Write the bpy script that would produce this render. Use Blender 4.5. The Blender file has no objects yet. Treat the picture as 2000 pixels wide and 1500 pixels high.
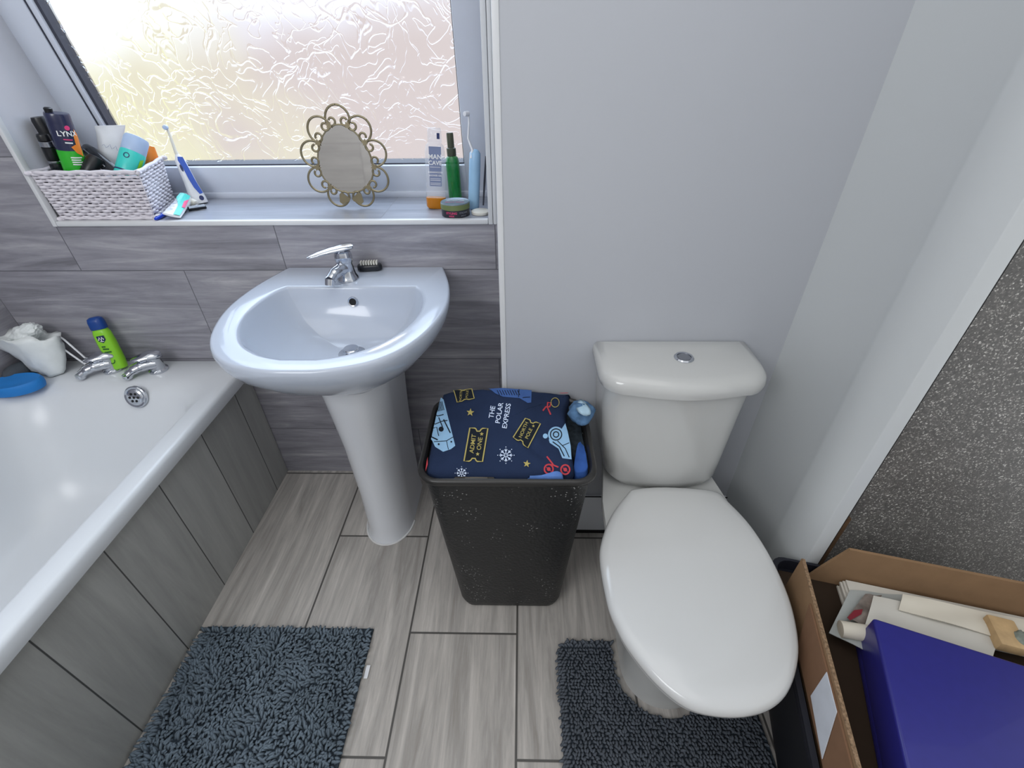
import bpy, bmesh, math, random
from mathutils import Vector, Matrix, noise
random.seed(7)
PI = math.pi
scene = bpy.context.scene
COL = scene.collection

# ------------------------------------------------------------------ camera
F, PITCH, YAW, ROLL = 908.01, .6223, -.0258, -.0132
CAM = Vector((.0925, -1.2597, 1.321))
_f = Vector((math.sin(YAW)*math.cos(PITCH), math.cos(YAW)*math.cos(PITCH), -math.sin(PITCH)))
_r = Vector((math.cos(YAW), -math.sin(YAW), 0)); _u = _r.cross(_f)
_r2 = math.cos(ROLL)*_r + math.sin(ROLL)*_u
_u2 = _r2.cross(_f)
cd = bpy.data.cameras.new('camera'); cam = bpy.data.objects.new('camera', cd); COL.objects.link(cam)
cd.sensor_width = 36; cd.lens = 36*F/2000; cd.clip_start = .02
cam.matrix_world = Matrix(((_r2.x, _u2.x, -_f.x, CAM.x), (_r2.y, _u2.y, -_f.y, CAM.y), (_r2.z, _u2.z, -_f.z, CAM.z), (0, 0, 0, 1)))
scene.camera = cam

def U(ax, val, u, v):
    """survey point: where the sight line measured in the photo meets the plane ax = val"""
    d = _f + (u-1000)/F*_r2 - (v-750)/F*_u2
    i = 'xyz'.index(ax)
    return CAM + d*((val-CAM[i])/d[i])

def onto(h, u, v, z=.6):
    for _ in range(30):
        p = U('z', z, u, v); z = .5*z + .5*h(p.x, p.y)
    return Vector((p.x, p.y, h(p.x, p.y)))

# ------------------------------------------------------------------ materials
def lin(c):
    if isinstance(c, str):
        c = [int(c[i:i+2], 16)/255 for i in (0, 2, 4)]
    return tuple((x/12.92 if x <= .04045 else ((x+.055)/1.055)**2.4) for x in c[:3]) + (1,)

class NT:
    def __init__(s, nt): s.nt = nt
    def n(s, t, **kw):
        nd = s.nt.nodes.new(t)
        for k, v in kw.items():
            if k.startswith('i_'): nd.inputs[int(k[2:]) if k[2:].isdigit() else k[2:].replace('_', ' ')].default_value = v
            else: setattr(nd, k, v)
        return nd
    def l(s, a, b): s.nt.links.new(a, b)
    def m(s, op, a, b=None, c=None, clamp=False):
        nd = s.nt.nodes.new('ShaderNodeMath'); nd.operation = op; nd.use_clamp = clamp
        for i, x in enumerate((a, b, c)):
            if x is None: continue
            if isinstance(x, (int, float)): nd.inputs[i].default_value = x
            else: s.l(x, nd.inputs[i])
        return nd.outputs[0]
    def sstep(s, x, a, b):
        nd = s.n('ShaderNodeMapRange', interpolation_type='SMOOTHSTEP')
        s.l(x, nd.inputs[0]); nd.inputs[1].default_value = a; nd.inputs[2].default_value = b
        return nd.outputs[0]
    def mix(s, f, a, b, bt='MIX'):
        nd = s.n('ShaderNodeMix', data_type='RGBA', blend_type=bt)
        for i, x in ((0, f), (6, a), (7, b)):
            if isinstance(x, (int, float)): nd.inputs[i].default_value = x
            elif isinstance(x, (tuple, list)): nd.inputs[i].default_value = x
            else: s.l(x, nd.inputs[i])
        return nd.outputs[2]
    def ramp(s, f, stops):
        nd = s.n('ShaderNodeValToRGB'); e = nd.color_ramp.elements
        while len(e) < len(stops): e.new(.5)
        for el, (p, c) in zip(e, stops): el.position = p; el.color = lin(c)
        s.l(f, nd.inputs[0]); return nd.outputs[0]

def base(name):
    m = bpy.data.materials.new(name); m.use_nodes = True
    t = NT(m.node_tree); b = m.node_tree.nodes['Principled BSDF']
    return m, t, b

def mat(name, c, rough=.5, metal=0, var=.06, vscale=40, bump=0, bscale=200, spec=.5, trans=0, ior=1.45, coat=0, sss=0):
    m, t, b = base(name)
    b.inputs['Roughness'].default_value = rough; b.inputs['Metallic'].default_value = metal
    b.inputs['Specular IOR Level'].default_value = spec; b.inputs['IOR'].default_value = ior
    b.inputs['Transmission Weight'].default_value = trans; b.inputs['Coat Weight'].default_value = coat
    tc = t.n('ShaderNodeTexCoord')
    nz = t.n('ShaderNodeTexNoise', i_Scale=vscale, i_Detail=3.0); t.l(tc.outputs['Object'], nz.inputs['Vector'])
    cc = lin(c); d = tuple(x*(1-var*2) for x in cc[:3]) + (1,); l = tuple(min(1, x*(1+var)) for x in cc[:3]) + (1,)
    t.l(t.mix(nz.outputs[0], d, l), b.inputs['Base Color'])
    if bump:
        n2 = t.n('ShaderNodeTexNoise', i_Scale=bscale, i_Detail=3.0); t.l(tc.outputs['Object'], n2.inputs['Vector'])
        bp = t.n('ShaderNodeBump', i_Strength=bump, i_Distance=.002); t.l(n2.outputs[0], bp.inputs['Height']); t.l(bp.outputs[0], b.inputs['Normal'])
    return m

def tile_mat(name, along, across, L, H, oa, oc, stops, grout, half=.5, streak=(1.7, 19), gw=.003, rough=.42, tone=.12, bump=.25):
    """large stone-look tiles with streaks running along the tile and thin grout lines"""
    m, t, b = base(name)
    tc = t.n('ShaderNodeTexCoord'); sp = t.n('ShaderNodeSeparateXYZ'); t.l(tc.outputs['Object'], sp.inputs[0])
    A, R = sp.outputs['XYZ'.index(along)], sp.outputs['XYZ'.index(across)]
    third = sp.outputs[[i for i in range(3) if 'XYZ'[i] not in (along, across)][0]]
    r = t.m('DIVIDE', t.m('SUBTRACT', R, oc), H); row = t.m('FLOOR', r); fr = t.m('FRACT', r)
    par = t.m('FLOORED_MODULO', row, 2.0)
    a = t.m('ADD', t.m('DIVIDE', t.m('SUBTRACT', A, oa), L), t.m('MULTIPLY', par, half)); ca = t.m('FLOOR', a); fa = t.m('FRACT', a)
    da = t.m('MULTIPLY', t.m('MINIMUM', fa, t.m('SUBTRACT', 1.0, fa)), L)
    dr = t.m('MULTIPLY', t.m('MINIMUM', fr, t.m('SUBTRACT', 1.0, fr)), H)
    dist = t.m('MINIMUM', da, dr)
    g = t.m('SUBTRACT', 1.0, t.sstep(dist, gw*.35, gw*.75))
    cb = t.n('ShaderNodeCombineXYZ'); t.l(ca, cb.inputs[0]); t.l(row, cb.inputs[1])
    wn = t.n('ShaderNodeTexWhiteNoise', noise_dimensions='2D'); t.l(cb.outputs[0], wn.inputs['Vector'])
    v = t.n('ShaderNodeCombineXYZ')
    t.l(t.m('MULTIPLY', A, streak[0]), v.inputs[0]); t.l(t.m('MULTIPLY', R, streak[1]), v.inputs[1])
    t.l(t.m('ADD', t.m('MULTIPLY', wn.outputs['Value'], 37.0), t.m('MULTIPLY', third, 6.0)), v.inputs[2])
    n1 = t.n('ShaderNodeTexNoise', i_Scale=1.0, i_Detail=8.0, i_Roughness=.66, i_Distortion=1.1); t.l(v.outputs[0], n1.inputs['Vector'])
    n2 = t.n('ShaderNodeTexNoise', i_Scale=3.4, i_Detail=5.0, i_Roughness=.7); t.l(v.outputs[0], n2.inputs['Vector'])
    f = t.m('ADD', t.m('MULTIPLY', n1.outputs[0], .68), t.m('MULTIPLY', n2.outputs[0], .32))
    c = t.ramp(f, stops)
    br = t.m('ADD', 1.0-tone/2, t.m('MULTIPLY', wn.outputs['Value'], tone))
    hs = t.n('ShaderNodeHueSaturation'); t.l(c, hs.inputs['Color']); t.l(br, hs.inputs['Value'])
    t.l(t.mix(g, hs.outputs[0], lin(grout)), b.inputs['Base Color'])
    b.inputs['Roughness'].default_value = rough
    bp = t.n('ShaderNodeBump', i_Strength=bump, i_Distance=.002)
    t.l(t.m('SUBTRACT', t.m('MULTIPLY', f, .3), g), bp.inputs['Height']); t.l(bp.outputs[0], b.inputs['Normal'])
    return m

M = {}
M['wall_tile'] = tile_mat('wall_tile', 'X', 'Z', .6, .3, -1.1802, .817, [(.32, '6c6b71'), (.46, '87868e'), (.55, '97969d'), (.70, 'b9b7bb')], '5c5c62', gw=.0022, tone=.10, bump=.12, rough=.32)
M['left_tile'] = tile_mat('left_tile', 'Y', 'Z', .6, .3, -.2, .817, [(.32, '6c6b71'), (.46, '87868e'), (.55, '97969d'), (.70, 'b9b7bb')], '5c5c62', gw=.0022)
M['rear_tile'] = tile_mat('rear_tile', 'X', 'Z', .6, .3, -1.1, .817, [(.30, 'b5afa7'), (.5, 'cfc8bf'), (.72, 'dfd8ce')], '66625e', gw=.0022)
M['floor_tile'] = tile_mat('floor_tile', 'Y', 'X', .6, .3, -.297, .0809, [(.30, '867f76'), (.45, '9f9b96'), (.56, 'b6b1ab'), (.72, 'd4cfc9')], '4c4a47', half=.5273, gw=.005, streak=(1.6, 21), tone=.12)
M['bath_tile'] = tile_mat('bath_tile', 'Z', 'Y', 3., .1889, -1., -.3327, [(.3, '8b8c89'), (.5, '9c9d9a'), (.7, 'acadaa')], '424343', half=0, gw=.003, streak=(1.2, 12), tone=.06, rough=.5)
M['sill_tile'] = tile_mat('sill_tile', 'X', 'Y', .6, .5, -.29, -.1, [(.3, '80848f'), (.5, '959aa6'), (.7, 'a9acb5')], '8a8c95', half=0, gw=.002, streak=(2.2, 24), rough=.3)
M['white_wall'] = mat('white_wall', 'b6b9bf', .38, var=.015, vscale=3, bump=.03, bscale=60)
M['white_panel'] = mat('white_panel', 'cdd1d2', .3, var=.015, vscale=2)
M['upvc'] = mat('upvc', 'ccd2de', .28, var=.01)
M['trim_white'] = mat('trim_white', 'd6d8da', .3, var=.015)
M['caulk'] = mat('caulk', 'd8d8d8', .6)
M['gasket'] = mat('gasket', '3a3c48', .5)
M['ceramic'] = mat('ceramic', 'b4bcc9', .15, var=.012, vscale=4, coat=.4)
M['ceramic_lit'] = mat('ceramic_lit', 'dadde2', .12, var=.012, vscale=4, coat=.3)  # paler copy of the ceramic, light on the pedestal put into its colour
M['toilet_ceramic'] = mat('toilet_ceramic', 'bfc0be', .12, var=.015, vscale=4, coat=.3)
M['toilet_seat'] = mat('toilet_seat', 'c6c7c6', .16, var=.01, vscale=4, coat=.3)
M['acrylic'] = mat('acrylic', 'd2d6da', .26, var=.012, vscale=3)
M['chrome'] = mat('chrome', 'c9ccd2', .07, metal=1, var=.02)
M['dark_hole'] = mat('dark_hole', '0c0c0e', .7)
M['black_plastic'] = mat('black_plastic', '17181b', .35, var=.1)
M['black_gloss'] = mat('black_gloss', '1b1e24', .18, var=.1)
M['silver'] = mat('silver', 'a8aab0', .3, metal=1)
M['navy'] = mat('navy', '262a48', .25, coat=.3)
M['green_can'] = mat('green_can', '2fae2c', .25, coat=.3)
M['orange'] = mat('orange', 'f08a30', .4)
M['pink'] = mat('pink', 'e0447c', .4)
M['white_ink'] = mat('white_ink', 'eeeeee', .5)
M['white_plastic'] = mat('white_plastic', 'e2e4e8', .3)
M['wicker'] = mat('wicker', 'd9d5dc', .55, var=.06, vscale=60)
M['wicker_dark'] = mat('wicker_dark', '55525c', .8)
M['blue_plastic'] = mat('blue_plastic', '2c55b4', .3)
M['royal'] = mat('royal', '1840c0', .3)
M['navy_plastic'] = mat('navy_plastic', '23305e', .35)
M['teal'] = mat('teal', '3fc9be', .28, var=.1, vscale=20)
M['frost_cap'] = mat('frost_cap', 'a9bedc', .3)
M['lime'] = mat('lime', '86c92e', .3, var=.03)
M['cap_blue'] = mat('cap_blue', '123f86', .35)
M['badge'] = mat('badge', '14254e', .4)
M['ink_green'] = mat('ink_green', '2c5f22', .5)
M['bag'] = mat('bag', 'dfe4e4', .35, bump=.35, bscale=30, trans=.0)
M['grey_cloth'] = mat('grey_cloth', '454b52', .9, bump=.6, bscale=300)
M['sponge_blue'] = mat('sponge_blue', '1d78c4', .6, var=.05, bump=.2, bscale=300)
M['iron'] = mat('iron', '8d836a', .38, metal=.75, var=.1)
M['mirror'] = mat('mirror', 'd9d6d2', .04, metal=1, var=.0)
M['amber'] = mat('amber', 'c47a10', .25, var=.1)
M['slate_label'] = mat('slate_label', '7b86a6', .45)
M['spray_black'] = mat('spray_black', '4a4f3e', .4)
M['tin_dark'] = mat('tin_dark', '2a2b34', .35)
M['tin_lid'] = mat('tin_lid', '7d8a99', .3, metal=.4)
M['tin_olive'] = mat('tin_olive', '6d7a4c', .4)
M['pale_blue'] = mat('pale_blue', '9cc4e4', .35)
M['cream'] = mat('cream', 'd8d6cc', .45)
M['hamper'] = None
M['pyjama'] = mat('pyjama', '222f4a', .9, var=.12, vscale=14, bump=.25, bscale=500, spec=.2)
M['print_blue'] = mat('print_blue', '8fb6d6', .9, spec=.2)
M['print_mid'] = mat('print_mid', '43629c', .9, spec=.2)
M['print_gold'] = mat('print_gold', 'ada060', .9, spec=.2)
M['print_red'] = mat('print_red', 'b8424a', .9, spec=.2)
M['print_white'] = mat('print_white', 'cfdcf2', .9, spec=.2)
M['print_black'] = mat('print_black', '1a2029', .9, spec=.2)
M['denim_roll'] = mat('denim_roll', '5b7ea3', .9, var=.45, vscale=60, bump=.5, bscale=120, spec=.2)
M['roll_inside'] = mat('roll_inside', 'a9c6d8', .9, var=.08)
M['dark_cloth'] = mat('dark_cloth', '2a3238', .95, var=.75, vscale=90, bump=.5, bscale=150, spec=.2)
M['blue_cloth'] = mat('blue_cloth', '34589c', .9, var=.12, bump=.4, bscale=120, spec=.2)
M['pale_cloth'] = mat('pale_cloth', '5c80c0', .9, var=.2, bump=.4, bscale=150, spec=.2)
M['grey_knit'] = mat('grey_knit', '6c6862', .95, var=.15, bump=.4, bscale=300, spec=.2)
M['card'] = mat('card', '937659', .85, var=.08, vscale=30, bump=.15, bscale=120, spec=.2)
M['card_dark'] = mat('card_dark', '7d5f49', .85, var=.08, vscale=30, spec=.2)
M['card_shaded'] = mat('card_shaded', '33281f', .9, spec=.2)  # darkened copy of the card, shade of the gap put into its colour
M['card_edge'] = mat('card_edge', '9a8066', .95, var=.5, vscale=220, spec=.1)
M['tape'] = mat('tape', 'c9cdd4', .45)
M['purple_box'] = mat('purple_box', '2c2c80', .34, var=.05, vscale=60, coat=.12)
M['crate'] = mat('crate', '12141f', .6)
M['paper'] = mat('paper', 'd5cfc0', .75, var=.05, vscale=12)
M['paper2'] = mat('paper2', 'c9c6bd', .75, var=.06, vscale=12)
M['plastic_sleeve'] = mat('plastic_sleeve', 'a9aeac', .3)
M['mag'] = mat('mag', '8d827a', .5, var=.5, vscale=40)
M['mag_red'] = mat('mag_red', '7a1f2c', .5)
M['pine'] = mat('pine', 'c9a97c', .6, var=.2, vscale=50)
M['yarn'] = mat('yarn', '8c948a', .9, var=.3, vscale=120)
M['brown_wood'] = mat('brown_wood', '6a5038', .6, var=.3, vscale=25)
M['mat_pile'] = mat('mat_pile', '6d7a85', .95, var=.25, vscale=25, spec=.1)
M['mat_pile_dark'] = mat('mat_pile_dark', '5d636b', .95, var=.2, vscale=25, spec=.1)
M['mat_back'] = mat('mat_back', '39424b', .95, spec=.1)

def hamper_mat():
    m, t, b = base('hamper_plastic')
    tc = t.n('ShaderNodeTexCoord'); vo = t.n('ShaderNodeTexVoronoi', i_Scale=130.0); t.l(tc.outputs['Object'], vo.inputs['Vector'])
    nz = t.n('ShaderNodeTexNoise', i_Scale=16.0, i_Detail=2.0); t.l(tc.outputs['Object'], nz.inputs['Vector'])
    hole_glint = t.m('SUBTRACT', 1.0, t.sstep(vo.outputs['Distance'], .14, .24))  # pale dots: light on pinholes and embossing painted into the base colour
    t.l(t.mix(t.m('MULTIPLY', hole_glint, t.sstep(nz.outputs[0], .54, .60)), lin('1b1c1d'), lin('9a9a98')), b.inputs['Base Color'])
    b.inputs['Roughness'].default_value = .45
    bp = t.n('ShaderNodeBump', i_Strength=.5, i_Distance=.0015); t.l(vo.outputs['Distance'], bp.inputs['Height']); t.l(bp.outputs[0], b.inputs['Normal'])
    return m
M['hamper'] = hamper_mat()
M['hamper_rim'] = mat('hamper_rim', '2a2928', .3, var=.05)

def glitter_mat():
    m, t, b = base('glitter_wall')
    tc = t.n('ShaderNodeTexCoord')
    vo = t.n('ShaderNodeTexVoronoi', i_Scale=400.0); t.l(tc.outputs['Object'], vo.inputs['Vector'])
    sp = t.n('ShaderNodeSeparateColor'); t.l(vo.outputs['Color'], sp.inputs[0])
    nz = t.n('ShaderNodeTexNoise', i_Scale=9.0, i_Detail=4.0, i_Roughness=.7); t.l(tc.outputs['Object'], nz.inputs['Vector'])
    n3 = t.n('ShaderNodeTexNoise', i_Scale=160.0, i_Detail=2.0); t.l(tc.outputs['Object'], n3.inputs['Vector'])
    x = t.m('ADD', t.m('MULTIPLY', t.m('POWER', sp.outputs[0], 6.0), .5), t.m('ADD', t.m('MULTIPLY', nz.outputs[0], .22), t.m('MULTIPLY', n3.outputs[0], .25)))
    t.l(t.ramp(x, [(.12, '4b4a48'), (.32, '6c6a67'), (.55, 'a09d97'), (.85, 'f0eee8')]), b.inputs['Base Color'])
    b.inputs['Roughness'].default_value = .4
    bp = t.n('ShaderNodeBump', i_Strength=.7, i_Distance=.002); t.l(sp.outputs[1], bp.inputs['Height']); t.l(bp.outputs[0], b.inputs['Normal'])
    return m
M['glitter'] = glitter_mat()

def pane_mat():
    """textured obscure glass: swirling raised strands bend the view of the garden"""
    m = bpy.data.materials.new('obscure_glass'); m.use_nodes = True; nt = m.node_tree; nt.nodes.clear(); t = NT(nt)
    out = t.n('ShaderNodeOutputMaterial')
    tc = t.n('ShaderNodeTexCoord')
    warp = t.n('ShaderNodeTexNoise', i_Scale=7.0, i_Detail=2.0); t.l(tc.outputs['Object'], warp.inputs['Vector'])
    wv = t.n('ShaderNodeVectorMath', operation='MULTIPLY_ADD'); t.l(warp.outputs['Color'], wv.inputs[0]); wv.inputs[1].default_value = (.16, .16, .16); t.l(tc.outputs['Object'], wv.inputs[2])
    hs = []
    for sc_, w in ((8.0, .018), (13.0, .022), (23.0, .024)):
        nz = t.n('ShaderNodeTexNoise', i_Scale=sc_, i_Detail=1.5, i_Roughness=.4, i_Distortion=.4); t.l(wv.outputs[0], nz.inputs['Vector'])
        rg = t.m('ABSOLUTE', t.m('SUBTRACT', nz.outputs[0], .5))
        hs.append(t.m('SUBTRACT', 1.0, t.sstep(rg, 0.0, w)))
    h = t.m('ADD', t.m('ADD', hs[0], t.m('MULTIPLY', hs[1], .7)), t.m('MULTIPLY', hs[2], .45))
    bp = t.n('ShaderNodeBump', i_Strength=.7, i_Distance=.0032); t.l(h, bp.inputs['Height'])
    rf = t.n('ShaderNodeBsdfRefraction', i_Roughness=.10, i_IOR=1.35); t.l(bp.outputs[0], rf.inputs['Normal'])
    tr = t.n('ShaderNodeBsdfTransparent'); tr.inputs[0].default_value = (.98, .98, .98, 1)
    gl = t.n('ShaderNodeBsdfGlossy', i_Roughness=.15); t.l(bp.outputs[0], gl.inputs['Normal'])
    m1 = t.n('ShaderNodeMixShader', i_0=.5); t.l(rf.outputs[0], m1.inputs[1]); t.l(tr.outputs[0], m1.inputs[2])
    m2 = t.n('ShaderNodeMixShader', i_0=.04); t.l(m1.outputs[0], m2.inputs[1]); t.l(gl.outputs[0], m2.inputs[2])
    t.l(m2.outputs[0], out.inputs[0])
    return m
M['pane'] = pane_mat()

def clear_mat(name, tint, a):
    m = bpy.data.materials.new(name); m.use_nodes = True; nt = m.node_tree; b = nt.nodes['Principled BSDF']; t = NT(nt)
    b.inputs['Base Color'].default_value = lin(tint); b.inputs['Roughness'].default_value = .12; b.inputs['Coat Weight'].default_value = .5
    tr = t.n('ShaderNodeBsdfTransparent'); tr.inputs[0].default_value = (1, 1, 1, 1)
    mx = t.n('ShaderNodeMixShader', i_0=a); t.l(tr.outputs[0], mx.inputs[1]); t.l(b.outputs[0], mx.inputs[2])
    t.l(mx.outputs[0], nt.nodes['Material Output'].inputs[0]); return m
M['clear'] = clear_mat('clear_plastic', 'e6eaf2', .24)
M['green_glass'] = clear_mat('green_glass', '0c8a3a', .82)

# ------------------------------------------------------------------ geometry helpers
def bx(bm, x0, x1, y0, y1, z0, z1, mtx=None, bev=0, seg=2):
    r = bmesh.ops.create_cube(bm, size=1); vs = r['verts']
    for v in vs:
        v.co = Vector((x0+(v.co.x+.5)*(x1-x0), y0+(v.co.y+.5)*(y1-y0), z0+(v.co.z+.5)*(z1-z0)))
    if bev:
        es = list({e for v in vs for e in v.link_edges})
        r2 = bmesh.ops.bevel(bm, geom=es, offset=bev, segments=seg, affect='EDGES', profile=.5)
        vs = list({v for f in r2['faces'] for v in f.verts} | {v for v in vs if v.is_valid})
    if mtx is not None:
        for v in vs: v.co = mtx @ v.co
    return bm

def loft(bm, rings, cap0=True, cap1=True, closed=True, mtx=None):
    vr = []
    for r in rings:
        vr.append([bm.verts.new(mtx @ Vector(p) if mtx is not None else Vector(p)) for p in r])
    n = len(vr[0])
    for a, b in zip(vr, vr[1:]):
        for i in range(n if closed else n-1):
            j = (i+1) % n
            try: bm.faces.new((a[i], a[j], b[j], b[i]))
            except ValueError: pass
    if closed and cap0: bm.faces.new(list(reversed(vr[0])))
    if closed and cap1: bm.faces.new(vr[-1])
    return bm

def circ(r, z, n=32, cx=0, cy=0, ry=None):
    ry = r if ry is None else ry
    return [(cx+r*math.cos(2*PI*i/n), cy+ry*math.sin(2*PI*i/n), z) for i in range(n)]

def lathe(bm, prof, n=32, mtx=None, sy=1):
    return loft(bm, [circ(max(r, 1e-4), z, n, ry=max(r, 1e-4)*sy) for r, z in prof], mtx=mtx)

def rrect(cx, cy, hx, hy, r, z, k=6):
    r = min(r, hx, hy); pts = []
    for qx, qy, a0 in ((1, 1, 0), (-1, 1, 90), (-1, -1, 180), (1, -1, 270)):
        for i in range(k+1):
            a = math.radians(a0+90*i/k)
            pts.append((cx+qx*(hx-r)+r*math.cos(a), cy+qy*(hy-r)+r*math.sin(a), z))
    return pts

def tube(bm, path, rad, n=8, caps=True, flat=None):
    P = [Vector(p) for p in path]; rings = []
    up = Vector((0, 0, 1)); prev = None
    for i, p in enumerate(P):
        d = (P[min(i+1, len(P)-1)] - P[max(i-1, 0)]).normalized()
        if prev is None:
            a = d.cross(up)
            if a.length < 1e-3: a = d.cross(Vector((0, 1, 0)))
            a.normalize()
        else:
            a = (prev - d*prev.dot(d)).normalized()
        prev = a; b = d.cross(a)
        r = rad[i] if isinstance(rad, (list, tuple)) else rad
        rb = r*(flat if flat else 1)
        rings.append([p + a*r*math.cos(2*PI*k/n) + b*rb*math.sin(2*PI*k/n) for k in range(n)])
    return loft(bm, rings, caps, caps)

def smooth_path(pts, k=8, closed=False):
    P = [Vector(p) for p in pts]; n = len(P); out = []
    for i in range(n if closed else n-1):
        if closed: a, b, c, d = P[(i-1) % n], P[i], P[(i+1) % n], P[(i+2) % n]
        else: a, b, c, d = P[max(i-1, 0)], P[i], P[i+1], P[min(i+2, n-1)]
        for j in range(k):
            t = j/k
            out.append(.5*((2*b)+(c-a)*t+(2*a-5*b+4*c-d)*t*t+(3*b-a-3*c+d)*t**3))
    if not closed: out.append(P[-1])
    return out

def frame_mtx(p0, p1, front=None):
    """local Z from p0 to p1, local -Y turned to the given point"""
    p0, p1 = Vector(p0), Vector(p1); z = (p1-p0).normalized()
    f = (Vector(front) if front is not None else CAM) - p0
    f = (f - z*f.dot(z)).normalized(); y = -f; x = y.cross(z)
    return Matrix(((x.x, y.x, z.x, p0.x), (x.y, y.y, z.y, p0.y), (x.z, y.z, z.z, p0.z), (0, 0, 0, 1)))

def finish(bm, name, material, parent=None, ang=38, smooth=True):
    bmesh.ops.recalc_face_normals(bm, faces=bm.faces)
    me = bpy.data.meshes.new(name); bm.to_mesh(me); bm.free()
    return link_mesh(me, name, material, parent, ang, smooth)

def link_mesh(me, name, material, parent=None, ang=38, smooth=True):
    if isinstance(material, str): material = M[material]
    me.materials.append(material)
    if smooth:
        me.polygons.foreach_set('use_smooth', [True]*len(me.polygons))
        if ang: me.set_sharp_from_angle(angle=math.radians(ang))
    o = bpy.data.objects.new(name, me); COL.objects.link(o)
    if parent is not None:
        off = Vector((0, 0, 0)); q = parent
        while q is not None: off += q.location; q = q.parent
        if off.length: me.transform(Matrix.Translation(-off))
        o.parent = parent
    return o

def tag(o, label, cat, group=None, kind=None):
    o['label'] = label; o['category'] = cat
    if group: o['group'] = group
    if kind: o['kind'] = kind
    return o

def thing(name, label, cat, loc=(0, 0, 0), group=None):
    o = bpy.data.objects.new(name, None); COL.objects.link(o); o.location = Vector(loc); o.empty_display_size = .05
    return tag(o, label, cat, group)

def struct(o, label, cat):
    o['kind'] = 'structure'; o['label'] = label; o['category'] = cat; return o

def B(): return bmesh.new()

def text2d(s, size=1, bold=0, align='CENTER'):
    cu = bpy.data.curves.new('t', 'FONT'); cu.body = s; cu.size = size; cu.align_x = align; cu.align_y = 'CENTER'; cu.offset = bold*size; cu.resolution_u = 3
    ob = bpy.data.objects.new('t', cu); COL.objects.link(ob)
    dg = bpy.context.evaluated_depsgraph_get(); me = bpy.data.meshes.new_from_object(ob.evaluated_get(dg))
    vs = [(v.co.x, v.co.y) for v in me.vertices]; fs = [tuple(p.vertices) for p in me.polygons]
    bpy.data.objects.remove(ob); bpy.data.curves.remove(cu); bpy.data.meshes.remove(me)
    return vs, fs

def poly2d(pts):
    return [tuple(p) for p in pts], [tuple(range(len(pts)))]

def ribbon2d(pts, w, closed=False):
    P = [Vector(p).to_2d() for p in pts]; n = len(P); vs = []; fs = []
    for i in range(n):
        a = P[i-1] if (i or closed) else P[i]; b = P[(i+1) % n] if (i < n-1 or closed) else P[i]
        d = (b-a).normalized(); nn = Vector((-d.y, d.x))*w/2
        vs += [tuple(P[i]+nn), tuple(P[i]-nn)]
    for i in range(n if closed else n-1):
        j = (i+1) % n; fs.append((2*i, 2*i+1, 2*j+1, 2*j))
    return vs, fs

def disc2d(cx, cy, r, n=20, ry=None):
    return poly2d([(cx+r*math.cos(2*PI*i/n), cy+(ry or r)*math.sin(2*PI*i/n)) for i in range(n)])

def star2d(cx, cy, r, rot=0):
    return poly2d([(cx+(r if i % 2 == 0 else r*.42)*math.sin(rot+PI*i/5), cy-(r if i % 2 == 0 else r*.42)*math.cos(rot+PI*i/5)) for i in range(10)])

def decal(shapes, fn, cut=0, lmax=0):
    """flat 2-D shapes laid onto a surface by fn(x, y) -> point"""
    bm = B()
    for vs, fs in shapes:
        q = [bm.verts.new((x, y, 0)) for x, y in vs]
        for f in fs:
            try: bm.faces.new([q[i] for i in f])
            except ValueError: pass
    bmesh.ops.triangulate(bm, faces=bm.faces)
    for _ in range(cut): bmesh.ops.subdivide_edges(bm, edges=bm.edges, cuts=1, use_grid_fill=True)
    for _ in range(8 if lmax else 0):
        es = [e for e in bm.edges if e.calc_length() > lmax]
        if not es: break
        bmesh.ops.subdivide_edges(bm, edges=es, cuts=1); bmesh.ops.triangulate(bm, faces=bm.faces)
    for v in bm.verts: v.co = fn(v.co.x, v.co.y)
    return bm

def wrap(m, r, eps=.0006, sy=1):
    """x = arc length round the front of a cylinder, y = height"""
    def f(x, y):
        a = x/r; return m @ Vector(((r+eps)*math.sin(a), -(r*sy+eps)*math.cos(a), y))
    return f

def ink(o, bm, material):
    """print a pattern onto a part: its faces join the part's own mesh under another material"""
    material = M[material] if isinstance(material, str) else material
    off = Vector((0, 0, 0)); q = o.parent
    while q is not None: off += q.location; q = q.parent
    bmesh.ops.recalc_face_normals(bm, faces=bm.faces)
    t_ = bpy.data.meshes.new('t'); bm.to_mesh(t_); bm.free(); t_.transform(Matrix.Translation(-off))
    me = o.data; me.materials.append(material); k = len(me.materials)-1
    b = bmesh.new(); b.from_mesh(me); n0 = len(b.faces); b.from_mesh(t_); b.faces.ensure_lookup_table()
    for f in b.faces[n0:]: f.material_index = k
    b.to_mesh(me); b.free(); bpy.data.meshes.remove(t_)

def child(t, nm): return next(c for c in t.children if c.name.split('.')[0] == nm)

def move(sh, dx, dy): return [(x+dx, y+dy) for x, y in sh[0]], sh[1]
def rot90(sh): return [(-y, x) for x, y in sh[0]], sh[1]

# ================================================================== SETTING
WX0, WX1 = -1.482, .12
TH = math.radians(10)
OPX0, OPX1, SILL, OPZ1 = -1.184, .012, .944, 1.98

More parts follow.
